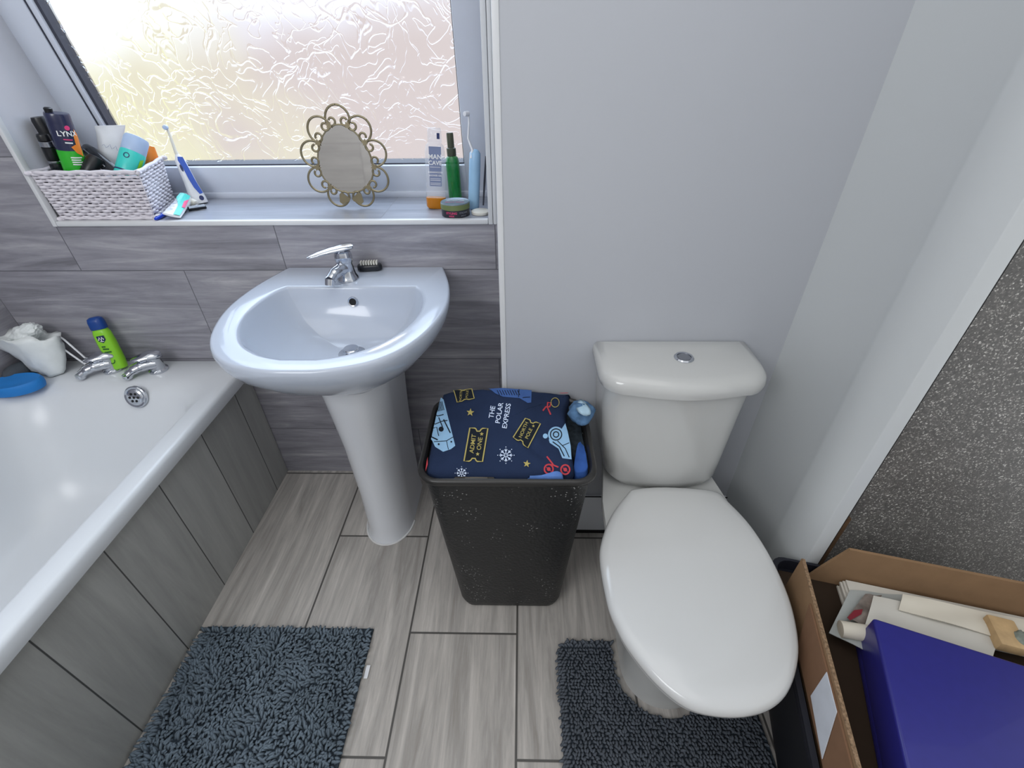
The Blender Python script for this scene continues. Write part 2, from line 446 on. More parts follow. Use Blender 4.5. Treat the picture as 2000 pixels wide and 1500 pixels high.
bm = B(); bx(bm, -1.6, 1.9, -2.3, .0, -.05, 0)
struct(finish(bm, 'floor', 'floor_tile', ang=None, smooth=False), 'grey streaked wood-look floor tiles laid lengthwise with dark grout', 'floor')
bm = B()
bx(bm, WX0-.1, .04, 0, .34, -.05, SILL); bx(bm, WX0-.1, OPX0, 0, .34, SILL, 2.3); bx(bm, OPX1, .04, 0, .34, SILL, 2.3); bx(bm, OPX0, OPX1, 0, .34, OPZ1, 2.3)
struct(finish(bm, 'wall_back', 'wall_tile', ang=None, smooth=False), 'grey streaked stone-look tiled wall behind the basin and under the window', 'wall')
bm = B(); bx(bm, WX0-.1, WX0, -2.2, 0, -.05, 2.3)
struct(finish(bm, 'wall_left', 'left_tile', smooth=False), 'grey tiled wall along the far long side of the bath', 'wall')
bm = B(); bx(bm, -1.6, 1.9, -2.4, -2.3, -.05, 2.3)
struct(finish(bm, 'wall_front', 'rear_tile', smooth=False), 'beige grey tiled wall behind the viewer', 'wall')

# white boxed-out wall behind the toilet, with its rounded left edge bead
bm = B(); bx(bm, .046, .80, -.265, .2, -.02, 2.3)
struct(finish(bm, 'wall_alcove', 'white_wall', smooth=False), 'smooth white boxed-out wall behind the toilet', 'wall')
bm = B(); bx(bm, .040, .0535, -.2685, -.255, 0, 2.3, bev=.003)
struct(finish(bm, 'trim_1', 'trim_white'), 'white plastic edge bead down the left corner of the white wall', 'trim')
bm = B(); bx(bm, .054, .735, -.276, -.265, .014, .178, bev=.002); bx(bm, .054, .735, -.2735, -.265, .0, .014)
o = struct(finish(bm, 'baseboard_back', 'ceramic_lit'), 'white skirting strip at the foot of the white wall', 'skirting')
bm = B(); bx(bm, .054, .735, -.2765, -.274, .1775, .1805); bx(bm, .054, .735, -.2775, -.2735, .0, .013)
finish(bm, 'joint_line', 'dark_hole', o)

# right-hand white partition: panel, stepped strip and thin end
bm = B()
prof = [(.735, -.262), (.735, -.508), (.732, -.513), (.731, -.522), (.7255, -.545), (.726, -.633), (.728, -.635), (.7575, -.635), (.7575, -.262)]
loft(bm, [[(x, y, z) for x, y in prof] for z in (0, 2.3)])
struct(finish(bm, 'wall_right', 'white_panel', ang=50), 'white partition panel with a stepped upright strip beside the toilet', 'wall')
bm = B(); bx(bm, .7575, .7605, -.634, -.60, 0, 2.3)  # thin black strip on the partition end
struct(finish(bm, 'trim_2', 'dark_hole', smooth=False), 'thin black strip along the end of the white partition', 'trim')
bm = B(); bx(bm, .7605, 1.9, -.585, -.5, 0, 2.3)
struct(finish(bm, 'wall_hall', 'glitter', smooth=False), 'dark grey sparkling glitter wall beyond the white partition', 'wall')

# white trim around the window opening
bm = B()
bx(bm, OPX0, OPX0+.012, -.005, .012, SILL, 2.0, bev=.002); 
struct(finish(bm, 'trim_3', 'trim_white'), 'white corner bead up the left side of the window recess', 'trim')
bm = B(); bx(bm, OPX0+.0125, OPX1-.0095, -.005, .012, SILL, SILL+.0135, bev=.003)
struct(finish(bm, 'trim_4', 'trim_white'), 'white edge bead along the front of the window sill', 'trim')
bm = B(); bx(bm, OPX1-.009, OPX1+.003, -.005, .012, SILL, 2.0, bev=.002); bx(bm, OPX1+.004, OPX1+.014, -.006, .01, SILL, 2.0, bev=.003); bx(bm, OPX1+.015, .0395, -.004, .01, SILL, 2.0, bev=.003)
struct(finish(bm, 'trim_5', 'trim_white'), 'ribbed white corner beads up the right side of the window recess', 'trim')
bm = B(); bx(bm, OPX0-.002, OPX0+.004, .0125, .30, SILL+.0126, 1.98)
M['gloss_tile_lit'] = mat('gloss_tile_lit', 'c9cbd2', .14, var=.08, vscale=5)  # reflected window brightness put into the tile colour
struct(finish(bm, 'trim_7', 'gloss_tile_lit', smooth=False), 'glossy tile lining the left side of the window recess, coloured pale for window reflection', 'trim')
bm = B(); bx(bm, OPX0+.0125, OPX1-.0095, .0125, .34, SILL-.004, SILL+.0125)
struct(finish(bm, 'trim_6', 'sill_tile', smooth=False), 'bluish grey tiled window sill', 'sill')

# window: leaning frame, bead, gasket, obscure glass
WM = Matrix.Translation((0, .243, SILL+.012)) @ Matrix.Rotation(TH, 4, 'X')
win = thing('window_1', 'white plastic framed window with bright swirled obscure glass', 'window'); win['kind'] = 'structure'
fx0, fx1 = -1.205, OPX1-.0095
bm = B()
bx(bm, fx0, -1.106, -.0, .06, 0, 1.06, WM, .004); bx(bm, -.078, fx1, -.0, .06, 0, 1.06, WM, .004)
bx(bm, -1.108, -.076, 0, .06, .0, .093, WM, .004); bx(bm, -1.108, -.076, 0, .06, .96, 1.06, WM, .004)
bx(bm, fx0+.03, fx1-.002, -.006, .02, .0, .018, WM, .003)
finish(bm, 'window_frame', 'upvc', win)
bm = B()
bx(bm, -1.1035, -1.091, .006, .05, .093, .96, WM, .002); bx(bm, -1.1035, -.08, .006, .05, .084, .0905, WM, .001); 
finish(bm, 'glazing_bead', 'upvc', win)
bm = B()
bx(bm, -1.107, -1.1035, .004, .05, .09, .96, WM); bx(bm, -1.091, -1.083, .016, .05, .09, .96, WM); bx(bm, -1.104, -.08, .012, .05, .0905, .0965, WM); bx(bm, -.0815, -.078, .02, .05, .09, .96, WM)
finish(bm, 'gasket', 'gasket', win, smooth=False)
bm = B(); bmesh.ops.create_grid(bm, x_segments=1, y_segments=1, size=.5)
for v in bm.verts: v.co = WM @ Vector((-1.086+(v.co.x+.5)*1.006, .034, .09+(v.co.y+.5)*.872))
finish(bm, 'glass_pane', 'pane', win, smooth=False)

# ================================================================== BATH
bath = thing('bathtub', 'white acrylic bathtub with a grey tiled side panel', 'bathtub', (-1.14, -.9, 0))
RZ = .513
BY1, BY0 = -.002, -1.75
bm = B()
outer = lambda off, z, x1: [(p[0], p[1], p[2]) for p in rrect((-1.479+x1)/2, (BY0+BY1)/2, (x1+1.479)/2, (BY1-BY0)/2-off, .012, z, 4)]
rings = [outer(.0, .468, -.793), outer(0, .478, -.7905), outer(0, RZ-.012, -.789), outer(.004, RZ-.003, -.794), outer(.008, RZ, -.802)]
def inner(off, z, r):
    return rrect(-1.163, -.945, .302-off, .80-off*1.2, r, z, 4)
def inner2(x0, x1, y0, y1, z, r): return rrect((x0+x1)/2, (y0+y1)/2, (x1-x0)/2, (y1-y0)/2, r, z, 4)
rings += [inner2(-1.445, -.838, -1.68, -.105, RZ-.001, .1), inner2(-1.435, -.852, -1.665, -.135, RZ-.008, .11), inner2(-1.425, -.866, -1.65, -.160, RZ-.03, .12),
          inner2(-1.41, -.885, -1.6, -.205, RZ-.12, .13), inner2(-1.39, -.91, -1.52, -.25, .27, .14), inner2(-1.36, -.94, -1.42, -.30, .19, .14), inner2(-1.31, -.99, -1.3, -.38, .16, .12), inner2(-1.25, -1.05, -1.1, -.5, .155, .08)]
loft(bm, rings, cap0=False)
finish(bm, 'tub', 'acrylic', bath, ang=50)
bm = B(); bx(bm, -.835, -.8165, -1.75, -.003, .0, .476)
o = finish(bm, 'side_panel', 'bath_tile', bath, smooth=False); o['label'] = 'grey upright tiles on the bath side'

# overflow grille on the sloping end of the bath
op = Vector((-1.067, -.168, .487)); on_ = Vector((0, -.94, .34)).normalized()
mo = frame_mtx(op-on_*.004, op+on_, (op + Vector((0, 0, 1))))
bm = B(); lathe(bm, [(.0, 0), (.034, 0), (.034, .006), (.031, .0085), (.026, .0075), (.024, .010), (.020, .0115), (0, .0115)], 32, mo)
ov = finish(bm, 'overflow', 'chrome', bath)
bm = B()
for k in range(7):
    a = k*PI/3; cx, cy = (0, 0) if k == 6 else (.0125*math.cos(a), .0125*math.sin(a))
    loft(bm, [circ(.0038, .0105, 12, cx, cy), circ(.0038, .0121, 12, cx, cy)], mtx=mo)
finish(bm, 'grille_hole', 'dark_hole', ov)

def bath_tap(x, y, ang):
    bm = B()
    lathe(bm, [(.027, 0), (.027, .006), (.021, .010), (.019, .045), (.022, .050), (.021, .06), (.012, .066), (0, .067)], 28, Matrix.Translation((x, y, RZ)))
    t = finish(bm, 'tap', 'chrome', bath)
    d = Vector((math.cos(ang), math.sin(ang), 0))
    c = Vector((x, y, RZ+.028))
    bm = B(); tube(bm, smooth_path([c, c+d*.03+Vector((0, 0, .003)), c+d*.055+Vector((0, 0, -.001)), c+d*.076+Vector((0, 0, -.012))], 6), [.024]*4+[.022]*5+[.019]*5+[.0155]*5, 14, flat=.78)
    lathe(bm, [(.0, -.004), (.011, -.002), (.0145, .004), (.0135, .012), (0, .013)], 16, Matrix.Translation(c+d*.078+Vector((0, 0, -.022))))
    finish(bm, 'spout', 'chrome', t)
    c2 = Vector((x, y, RZ+.056)); s = Vector((-d.y, d.x, 0))
    bm = B(); rings = []
    for k, (q, w, h, z) in enumerate(((-.026, .012, .008, -.004), (-.020, .021, .013, -.003), (.0, .0245, .015, .0), (.016, .022, .012, .001), (.032, .018, .008, .001), (.046, .013, .006, .0), (.054, .006, .003, -.001))):
        p = c2 + d*q + Vector((0, 0, z)); rings.append([p + s*w*math.cos(2*PI*i/14) + Vector((0, 0, h*math.sin(2*PI*i/14))) for i in range(14)])
    loft(bm, rings); finish(bm, 'lever', 'chrome', t)
bath_tap(-1.198, -.062, math.radians(-140)); bath_tap(-1.052, -.062, math.radians(-140))

# ------------------------------------------------------------------ things on the bath
m = frame_mtx((-1.176, -.058, RZ+.006), (-1.197, -.028, RZ+.169), (-.9, -1.2, .8))
sh = thing('shampoo_bottle', 'lime green shampoo bottle with a blue cap leaning between the bath taps', 'bottle', (-1.176, -.056, RZ))
bm = B(); loft(bm, [rrect(0, 0, hx, hy, hy*.95, z, 5) for hx, hy, z in ((.019, .013, 0), (.022, .016, .003), (.0245, .0175, .03), (.025, .0175, .09), (.0235, .016, .118), (.019, .014, .130), (.017, .013, .131))], mtx=m)
finish(bm, 'bottle_body', 'lime', sh)
bm = B(); loft(bm, [rrect(0, 0, hx, hy, hy*.9, z, 5) for hx, hy, z in ((.0205, .0155, .130), (.022, .0165, .133), (.0215, .0165, .154), (.019, .014, .163), (.012, .009, .167))], mtx=m)
finish(bm, 'cap', 'cap_blue', sh)
ff = lambda x, y: m @ Vector((x, -.0181, y))
bm = decal([poly2d([(-.010, .112), (.011, .112), (.0115, .098), (.002, .089), (-.009, .096)])], ff); bd = finish(bm, 'badge', 'badge', sh, smooth=False)
ff2 = lambda x, y: m @ Vector((x, -.0187, y))
bm = decal([ribbon2d([(-.007, .099), (-.003, .108), (.0, .097), (.004, .108), (.007, .100)], .0028), ribbon2d([(-.004, .096), (.005, .094)], .002)], ff2); ink(bd, bm, 'white_ink')
bm = decal([ribbon2d([(-.009, y+.002*(k % 2)), (-.009+w, y-.001)], .005) for k, (y, w) in enumerate(((.078, .010), (.069, .016), (.060, .019), (.051, .012)))] + [ribbon2d([(-.003+.009*math.cos(a*.35), .033+.011*math.sin(a*.35)) for a in range(9, 19)], .003)], ff)
ink(child(sh, 'bottle_body'), bm, 'ink_green')

# crumpled white bag in the corner with a strap loop
bag = thing('plastic_bag', 'crumpled white bag slumped in the bath corner with a loop strap', 'bag', (-1.39, -.065, RZ))
def bagp(u, v):
    # u round, v up: a slanting open pouch
    c0 = Vector((-1.372, -.085, RZ+.004)); c1 = Vector((-1.405, -.058, RZ+.125))
    c = c0.lerp(c1, v); r = .030+.058*v**.75
    a = 2*PI*u
    p = c + Vector((r*math.cos(a)*1.08, r*math.sin(a)*.62, .028*v*math.cos(a+2.6) + .02*v*math.cos(a)))
    n = noise.noise(p*22)*.014*v + noise.noise(p*55)*.006
    return p + Vector((n, n*.5, n))
bm = B(); rings = [[bagp(i/40, v) for i in range(40)] for v in (0, .06, .15, .3, .45, .6, .75, .88, 1)]
top = [p.lerp(Vector((-1.402, -.06, RZ+.112)), .25)+Vector((0, 0, -.004)) for p in rings[-1]]; deep = [p.lerp(Vector((-1.40, -.06, RZ+.07)), .5) for p in top]
loft(bm, rings+[top, deep]); finish(bm, 'pouch', 'bag', bag, ang=None)
bm = B(); bmesh.ops.create_icosphere(bm, subdivisions=5, radius=1)
for v in bm.verts:
    n_ = v.co.copy(); q = 1 + .34*abs(noise.noise(n_*1.6+Vector((3, 1, 0)))) - .22*abs(noise.noise(n_*3.6)) + .05*noise.noise(n_*9)
    v.co = Vector((-1.412+.052*q*n_.x+.018*n_.z, -.055+.028*q*n_.y, RZ+.122+.036*q*n_.z+.014*n_.x))
finish(bm, 'bunched_top', 'bag', bag, ang=None)
bm = B(); tube(bm, smooth_path([(-1.335, -.045, RZ+.105), (-1.322, -.042, RZ+.106), (-1.300, -.045, RZ+.07), (-1.277, -.05, RZ+.028), (-1.284, -.055, RZ+.018), (-1.308, -.055, RZ+.05), (-1.332, -.052, RZ+.08)], 6), .0028, 6)
o = finish(bm, 'strap', 'white_plastic', bag)

bm = B(); loft(bm, [[Vector((-1.452+.028*k*math.cos(2*PI*i/24), -.105+.05*k*math.sin(2*PI*i/24), z))+Vector((noise.noise(Vector((i*.4, z*40, 1)))*.004, 0, 0)) for i in range(24)] for k, z in ((.85, RZ), (.95, RZ+.012), (.9, RZ+.032), (.75, RZ+.042), (.3, RZ+.046))])
tag(finish(bm, 'flannel', 'grey_cloth', ang=None), 'folded dark grey flannel between the white bag and the tiled wall', 'flannel')

bm = B(); mb = Matrix.Translation((-1.407, -.168, RZ+.0)) @ Matrix.Rotation(math.radians(14), 4, 'Z')
loft(bm, [circ(r, z, 40, ry=r*.62) for r, z in ((.060, .0), (.068, .003), (.071, .012), (.0715, .024), (.068, .031), (.0655, .0335), (.060, .0325), (.03, .0335), (.002, .034))], mtx=mb)
tag(finish(bm, 'bath_sponge', 'sponge_blue'), 'bright blue oval bath sponge on the corner of the bath rim', 'sponge')

# ================================================================== WASHBASIN
bs = thing('washbasin', 'white ceramic pedestal washbasin with a chrome mixer tap under the window', 'washbasin', (-.36, -.2, 0))
CX = -.352; BZ = .826
half = [(-.001, .221), (-.05, .236), (-.12, .2535), (-.20, .2635), (-.27, .2625), (-.34, .249), (-.405, .226), (-.46, .191), (-.502, .142), (-.526, .075), (-.532, .03)]
def basin_ring(s, z, dy=0, inset=0, back=None):
    hp = smooth_path([(w, y, 0) for y, w in half], 3)
    hp = [(p.x, p.y) for p in hp]
    pts = [(w, y) for w, y in hp] + [(-w, y) for w, y in reversed(hp)]
    out = []
    for w, y in pts:
        yy = -.24+(y+.24)*s+dy; ww = w*s
        if back is not None and y > -.03: yy = min(back, yy) if s >= 1 else yy
        out.append((CX+ww, min(yy, -.0015), z))
    return out
inn = [(-.134, .168), (-.165, .190), (-.22, .2045), (-.29, .2055), (-.36, .187), (-.425, .147), (-.468, .09), (-.486, .035)]
def bowl_ring(s, z, dcx=.0, cy=-.255):
    hp = smooth_path([(w, y, 0) for y, w in inn], 4)[:-1]; n = len(smooth_path([(w, y, 0) for y, w in half], 3))
    q = [hp[min(len(hp)-1, round(i*(len(hp)-1)/(n-1)))] for i in range(n)]
    src = smooth_path([(w, y, 0) for y, w in inn], 12); q = [src[round(i*(len(src)-1)/(n-1))] for i in range(n)]
    pts = [(p.x, p.y) for p in q] + [(-p.x, p.y) for p in reversed(q)]
    return [(CX+dcx+w*s, cy+(y-cy)*s, z) for w, y in pts]
bm = B()
rings = [basin_ring(.30, .615, .0), basin_ring(.42, .645, .0), basin_ring(.62, .685), basin_ring(.80, .725), basin_ring(.93, .765), basin_ring(.985, .792), basin_ring(1.003, .812), basin_ring(1.0, .821), basin_ring(.992, .8255), basin_ring(.975, .8265),
         bowl_ring(1.03, .8265), bowl_ring(1.0, .8245), bowl_ring(.985, .819), bowl_ring(.96, .800), bowl_ring(.90, .770), bowl_ring(.78, .733, .002, -.252), bowl_ring(.58, .706, .004, -.25), bowl_ring(.34, .692, .006, -.248), bowl_ring(.1, .687, .007, -.247)]
loft(bm, rings)
finish(bm, 'bowl', 'ceramic', bs, ang=55)
bm = B()
def ped_ring(hw, y0, y1, z):
    pts = []
    for i in range(25):
        a = PI*i/24
        pts.append((-.358+hw*math.cos(a), y0+.10*1.0-(.10)*math.sin(a)*1.0, z))
    return pts + [(-.358-hw, y1, z), (-.358-hw*.6, y1, z), (-.358+hw*.6, y1, z), (-.358+hw, y1, z)]
loft(bm, [ped_ring(hw, y0, -.07, z) for hw, y0, z in ((.079, -.331, .0), (.0765, -.328, .012), (.073, -.322, .05), (.0735, -.318, .2), (.080, -.322, .4), (.089, -.335, .56), (.095, -.345, .66))])
finish(bm, 'pedestal', 'ceramic_lit', bs, ang=60)
bm = B(); tube(bm, [Vector(p)+Vector((0, 0, .002)) for p in ped_ring(.080, -.3325, -.07, 0)[:25]], .0032, 6); o = finish(bm, 'sealant', 'caulk', bs)
mo = frame_mtx((-.353, -.1445, .787), (-.353, -.2445, .812), (-.353, -.3, 1.4))
bm = B(); lathe(bm, [(0, -.004), (.0135, -.004), (.0135, .0015), (.012, .0035), (.0095, .003), (.009, .0), (0, -.001)], 28, mo); ovb = finish(bm, 'overflow_ring', 'chrome', bs)
bm = B(); loft(bm, [circ(.0092, .0012, 20), circ(.0092, .0022, 20)], mtx=mo); finish(bm, 'overflow_hole', 'dark_hole', ovb)
ml = Matrix.Translation((-.347, -.243, .688))
bm = B(); lathe(bm, [(.034, -.001), (.034, .002), (.030, .0035), (.022, .0015), (0, .001)], 32, ml); wa = finish(bm, 'waste', 'chrome', bs)
bm = B(); lathe(bm, [(.017, .001), (.017, .010), (.0205, .011), (.0205, .014), (.018, .0165), (0, .0175)], 32, ml); finish(bm, 'plug', 'chrome', wa)
# mixer tap, turned towards the bath
tx, ty = -.374, -.088
bm = B(); mt = Matrix.Translation((tx, ty, BZ))
lathe(bm, [(.0285, 0), (.0285, .004), (.026, .008), (.0225, .016), (.0205, .03), (.0195, .046), (.021, .050)], 32, mt)
lathe(bm, [(.0215, .0505), (.0225, .053), (.0225, .068), (.020, .076), (.012, .081), (0, .082)], 32, mt)
tp = finish(bm, 'tap', 'chrome', bs)
d = Vector((-.36, -.93, 0)).normalized(); s = Vector((-d.y, d.x, 0)); c = Vector((tx, ty, BZ+.032))
bm = B(); tube(bm, smooth_path([c-d*.004, c+d*.022+Vector((0, 0, .004)), c+d*.045, c+d*.064+Vector((0, 0, -.009))], 6), [.0175]*7+[.015]*6+[.0135]*6, 16)
lathe(bm, [(.0125, 0), (.0125, .016), (.0, .0165)], 20, frame_mtx(c+d*.064+Vector((0, 0, -.006)), c+d*.075+Vector((0, 0, -.035))))
finish(bm, 'spout', 'chrome', tp)
d = Vector((-.87, -.49, .0)).normalized(); s = Vector((-d.y, d.x, 0)); c = Vector((tx, ty, BZ+.083))
bm = B(); rings = []
for q, w, h, z in ((-.028, .013, .0055, .004), (-.024, .018, .007, .004), (-.0, .0195, .008, .003), (.03, .0175, .0065, .001), (.06, .0135, .005, -.003), (.08, .009, .0035, -.007), (.088, .003, .002, -.009)):
    p = c+d*q+Vector((0, 0, z)); rings.append([p+s*w*math.cos(2*PI*i/18)+Vector((0, 0, h*math.sin(2*PI*i/18))) for i in range(18)])
loft(bm, rings); finish(bm, 'lever', 'chrome', tp)

# nail brush behind the tap
nb = thing('nail_brush', 'small black nail brush with pale bristles behind the basin tap', 'brush', (-.333, -.028, BZ+.0005))
mn = Matrix.Translation((-.331, -.026, BZ+.001)) @ Matrix.Rotation(math.radians(6), 4, 'Z')
bm = B(); loft(bm, [rrect(0, 0, hx, hy, hy, z, 6) for hx, hy, z in ((.030, .011, 0), (.034, .014, .003), (.034, .014, .012), (.032, .0125, .016), (.03, .011, .017))], mtx=mn); finish(bm, 'brush_back', 'black_gloss', nb)
bm = B()
for k in range(7): 
    x = -.021+k*.007; bx(bm, x-.0022, x+.0022, -.0075, .0075, .016, .026, mn)
finish(bm, 'bristles', 'cream', nb, smooth=False)

# ================================================================== TOILET
to = thing('toilet', 'white close-coupled toilet with its lid down in front of the white wall', 'toilet', (.45, -.5, 0))
TX = .4545
def pan_ring(hw, y0, yb, z, hb=None, k=.5, cx=TX):
    """elongated D: rounded front at y0, straight back at yb"""
    hb = hb or hw*.7; pts = []; L = yb-y0
    for i in range(33):
        a = PI*i/32; c_, s_ = math.cos(a), math.sin(a)
        t = s_
        w = hw*(abs(c_)**.92)*(1 if c_ > 0 else -1)
        y = y0+L*k*(1-t)
        pts.append((cx+w, y, z))
    return pts + [(cx-hw*.98, y0+L*(k+.18), z), (cx-hb, yb-.02, z), (cx-hb, yb, z), (cx+hb, yb, z), (cx+hb, yb-.02, z), (cx+hw*.98, y0+L*(k+.18), z)]
bm = B()
loft(bm, [pan_ring(.102, -.79, -.30, 0, .095, .2), pan_ring(.099, -.786, -.30, .02, .092, .2), pan_ring(.094, -.778, -.30, .1, .085, .22), pan_ring(.100, -.788, -.29, .18, .09, .26), pan_ring(.128, -.83, -.28, .26, .105, .36), pan_ring(.152, -.88, -.27, .33, .12, .45), pan_ring(.160, -.905, -.268, .365, .128, .5), pan_ring(.163, -.912, -.268, .385, .131, .5), pan_ring(.160, -.908, -.268, .393, .128, .5)])
finish(bm, 'pan', 'toilet_ceramic', to, ang=60)
lo = [(.353, -.48), (.306, -.542), (.274, -.61), (.262, -.664), (.264, -.754), (.274, -.803), (.292, -.847), (.326, -.898), (.368, -.935), (.416, -.948), (.471, -.947), (.518, -.933), (.556, -.905), (.591, -.859), (.612, -.81), (.627, -.743), (.630, -.66), (.619, -.573), (.592, -.502), (.566, -.468), (.455, -.457), (.375, -.464)]
lo = [(p.x, p.y) for p in smooth_path([(x, y, 0) for x, y in lo], 5, True)]
lcx, lcy = .447, -.70
def lid_ring(s, z, dy=0): return [(lcx+(x-lcx)*s, lcy+(y-lcy)*s+dy, z) for x, y in lo]
bm = B(); loft(bm, [lid_ring(.90, .394), lid_ring(.965, .394), lid_ring(.975, .399), lid_ring(.97, .408), lid_ring(.9, .409)]); finish(bm, 'seat_ring', 'toilet_seat', to)
bm = B(); loft(bm, [lid_ring(.94, .410), lid_ring(.985, .410), lid_ring(1.0, .415), lid_ring(1.002, .423), lid_ring(.99, .430), lid_ring(.965, .4345), lid_ring(.90, .4375), lid_ring(.7, .4405), lid_ring(.4, .442), lid_ring(.05, .4425)])
finish(bm, 'seat_lid', 'toilet_seat', to, ang=60)
def cis_ring(x0, x1, yb, yf, bow, r, z):
    pts = []; n = 16
    pts.append((x0, yb, z)); 
    for i in range(7):
        a = PI+PI/2*i/6; pts.append((x0+r+r*math.cos(a), yf+r+r*math.sin(a), z))
    for i in range(1, n):
        t = i/n; pts.append((x0+r+(x1-x0-2*r)*t, yf-bow*math.sin(PI*t), z))
    for i in range(7):
        a = -PI/2+PI/2*i/6; pts.append((x1-r+r*math.cos(a), yf+r+r*math.sin(a), z))
    pts.append((x1, yb, z)); return pts
bm = B()
loft(bm, [cis_ring(.345, .580, -.268, -.415, .012, .04, .397), cis_ring(.325, .592, -.268, -.428, .014, .05, .405), cis_ring(.308, .597, -.267, -.434, .014, .05, .43), cis_ring(.296, .602, -.267, -.432, .014, .05, .5), cis_ring(.286, .613, -.267, -.424, .014, .05, .62), cis_ring(.283, .622, -.267, -.419, .014, .05, .702)])
finish(bm, 'cistern', 'toilet_ceramic', to, ang=60)
bm = B()
loft(bm, [cis_ring(.279, .630, -.266, -.430, .016, .06, .698), cis_ring(.270, .641, -.266, -.440, .018, .062, .702), cis_ring(.268, .644, -.266, -.442, .018, .064, .715), cis_ring(.270, .642, -.266, -.438, .018, .064, .728), cis_ring(.277, .634, -.268, -.428, .018, .06, .738), cis_ring(.292, .618, -.275, -.41, .016, .055, .7425), cis_ring(.36, .54, -.31, -.36, .006, .02, .744)])
cl = finish(bm, 'cistern_lid', 'toilet_ceramic', to, ang=60)
bm = B(); mbt = Matrix.Translation((.464, -.352, .7435)); lathe(bm, [(.0215, -.002), (.0225, .002), (.020, .005), (.0165, .004), (.016, .0015), (0, .0015)], 32, mbt); bt = finish(bm, 'flush_button', 'chrome', to)
bm = B(); loft(bm, [circ(.0152, .0012, 24), circ(.0145, .0035, 24), circ(.004, .0045, 24)], mtx=mbt); finish(bm, 'button_disc', 'silver', bt)

# ================================================================== HAMPER AND LAUNDRY
hp = thing('laundry_hamper', 'tall black plastic laundry hamper between basin and toilet', 'hamper', (.06, -.43, 0))
def ham(hx, hy, cy, z, r=.035): return rrect(.0605, cy, hx, hy, r, z, 6)
bm = B(); loft(bm, [ham(.130, .100, -.427, 0, .03), ham(.139, .108, -.427, .006), ham(.145, .112, -.4275, .03), ham(.185, .138, -.4335, .555, .04), ham(.181, .134, -.4335, .556, .04), ham(.141, .106, -.4275, .03), ham(.135, .1, -.427, .012)])
finish(bm, 'basket_body', 'hamper', hp, ang=60)
bm = B(); loft(bm, [ham(.186, .139, -.4335, .560, .042), ham(.192, .145, -.4335, .562, .046), ham(.197, .150, -.4335, .567, .05), ham(.197, .150, -.4335, .576, .05), ham(.193, .146, -.4335, .580, .047), ham(.187, .140, -.4335, .580, .043), ham(.184, .137, -.4335, .574, .042), ham(.183, .136, -.4335, .562, .042), ham(.186, .139, -.4335, .560, .042)], False, False)
finish(bm, 'rim', 'hamper_rim', hp, ang=60)

def Z(X, Y): return 800+X*.19, 740+Y*.19        # close-up survey of the prints -> photo pixels
def h_main(x, y):
    h = .588 + .030*math.exp(-((x-.03)/.15)**2-((y+.37)/.14)**2)
    h += .010*max(0, min(1, (-.33-y)/-.03))*0
    h -= .024*max(0, min(1, (-.525-y)/.05))**1.5
    h -= .010*max(0, min(1, (-.085-x)/.05))**1.5
    h += .0045*noise.noise(Vector((x*17, y*17, 3))) + .002*noise.noise(Vector((x*50, y*38, 8)))
    h += -.006*math.exp(-((x*.75+y*.66+.235)/.012)**2)*max(0, min(1, (x-.02)/.1))
    return h
def patch(h, poly, name, material, label=None, cat=None, parent=None, drop=.02, nr=22, th=.0):
    P = [onto(h, *p) for p in poly]; P = smooth_path(P, 5, True)
    back = -.284 if h is h_main else -.302
    for p in P:
        p.x = max(-.119, min(.240, p.x)); p.y = max(-.566, min(back, p.y))
    c = sum(P, Vector())/len(P); bm = B(); rings = []
    for k in range(nr+1):
        t = .03+.97*k/nr; ring = []
        for p in P:
            x, y = c.x+(p.x-c.x)*t, c.y+(p.y-c.y)*t
            ring.append((x, y, h(x, y)-drop*max(0, (t-.93)/.07)**2))
        rings.append(ring)
    rings.append([(c.x+(p.x-c.x)*.97, c.y+(p.y-c.y)*.97, h(p.x, p.y)-drop-.012) for p in P])
    loft(bm, rings, True, False)
    o = finish(bm, name, material, parent, ang=None)
    if label: tag(o, label, cat)
    return o
pj = thing('pyjama_trousers', 'navy train-print pyjama trousers heaped on top of the laundry hamper', 'clothing', (.03, -.42, .55))
patch(h_main, [Z(110, 740), Z(140, 540), Z(185, 330), Z(240, 200), Z(330, 150), Z(560, 105), Z(800, 88), Z(1100, 90), Z(1400, 85), Z(1640, 95), Z(1655, 160), Z(1620, 300), Z(1625, 450), Z(1650, 620), Z(1690, 820), Z(1680, 960), Z(1500, 1000), Z(1200, 1035), Z(900, 1035), Z(560, 1022), Z(300, 1005), Z(150, 960), Z(105, 860)], 'fabric', 'pyjama', parent=pj)
def lay(k=.0012):
    def f(X, Y):
        p = onto(h_main, *Z(X, Y)); p.x = max(-.117, min(.236, p.x)); p.y = max(-.563, min(-.287, p.y)); p.z = h_main(p.x, p.y); return p + Vector((0, -.3, 1)).normalized()*k
    return f
def tmap(sh, ox, oy, ang):
    """text placed in the close-up: ang = reading direction, glyphs stand to its left"""
    ca, sa = math.cos(ang), math.sin(ang)
    return [(ox+x*ca+y*sa, oy+x*sa-y*ca) for x, y in sh[0]], sh[1]
def ticket(c, w=12, notch=.18):
    (TL, TR, BR, BL) = [Vector(p) for p in c]
    def q(s, t): return tuple(TL.lerp(TR, s).lerp(BL.lerp(BR, s), t))
    pts = [q(0, 0), q(.28, 0), q(.36, .03), q(.42, .09), q(.58, .09), q(.64, .03), q(.72, 0), q(1, 0), q(1, 1), q(.72, 1), q(.64, .97), q(.58, .91), q(.42, .91), q(.36, .97), q(.28, 1), q(0, 1)]
    return pts
A90 = -PI/2
gold, blue, white, red, dark, mid = [], [], [], [], [], []
t1 = ticket([(620, 510), (805, 515), (750, 855), (560, 850)]); gold.append(ribbon2d(t1, 13, True)); dark.append(poly2d(t1))
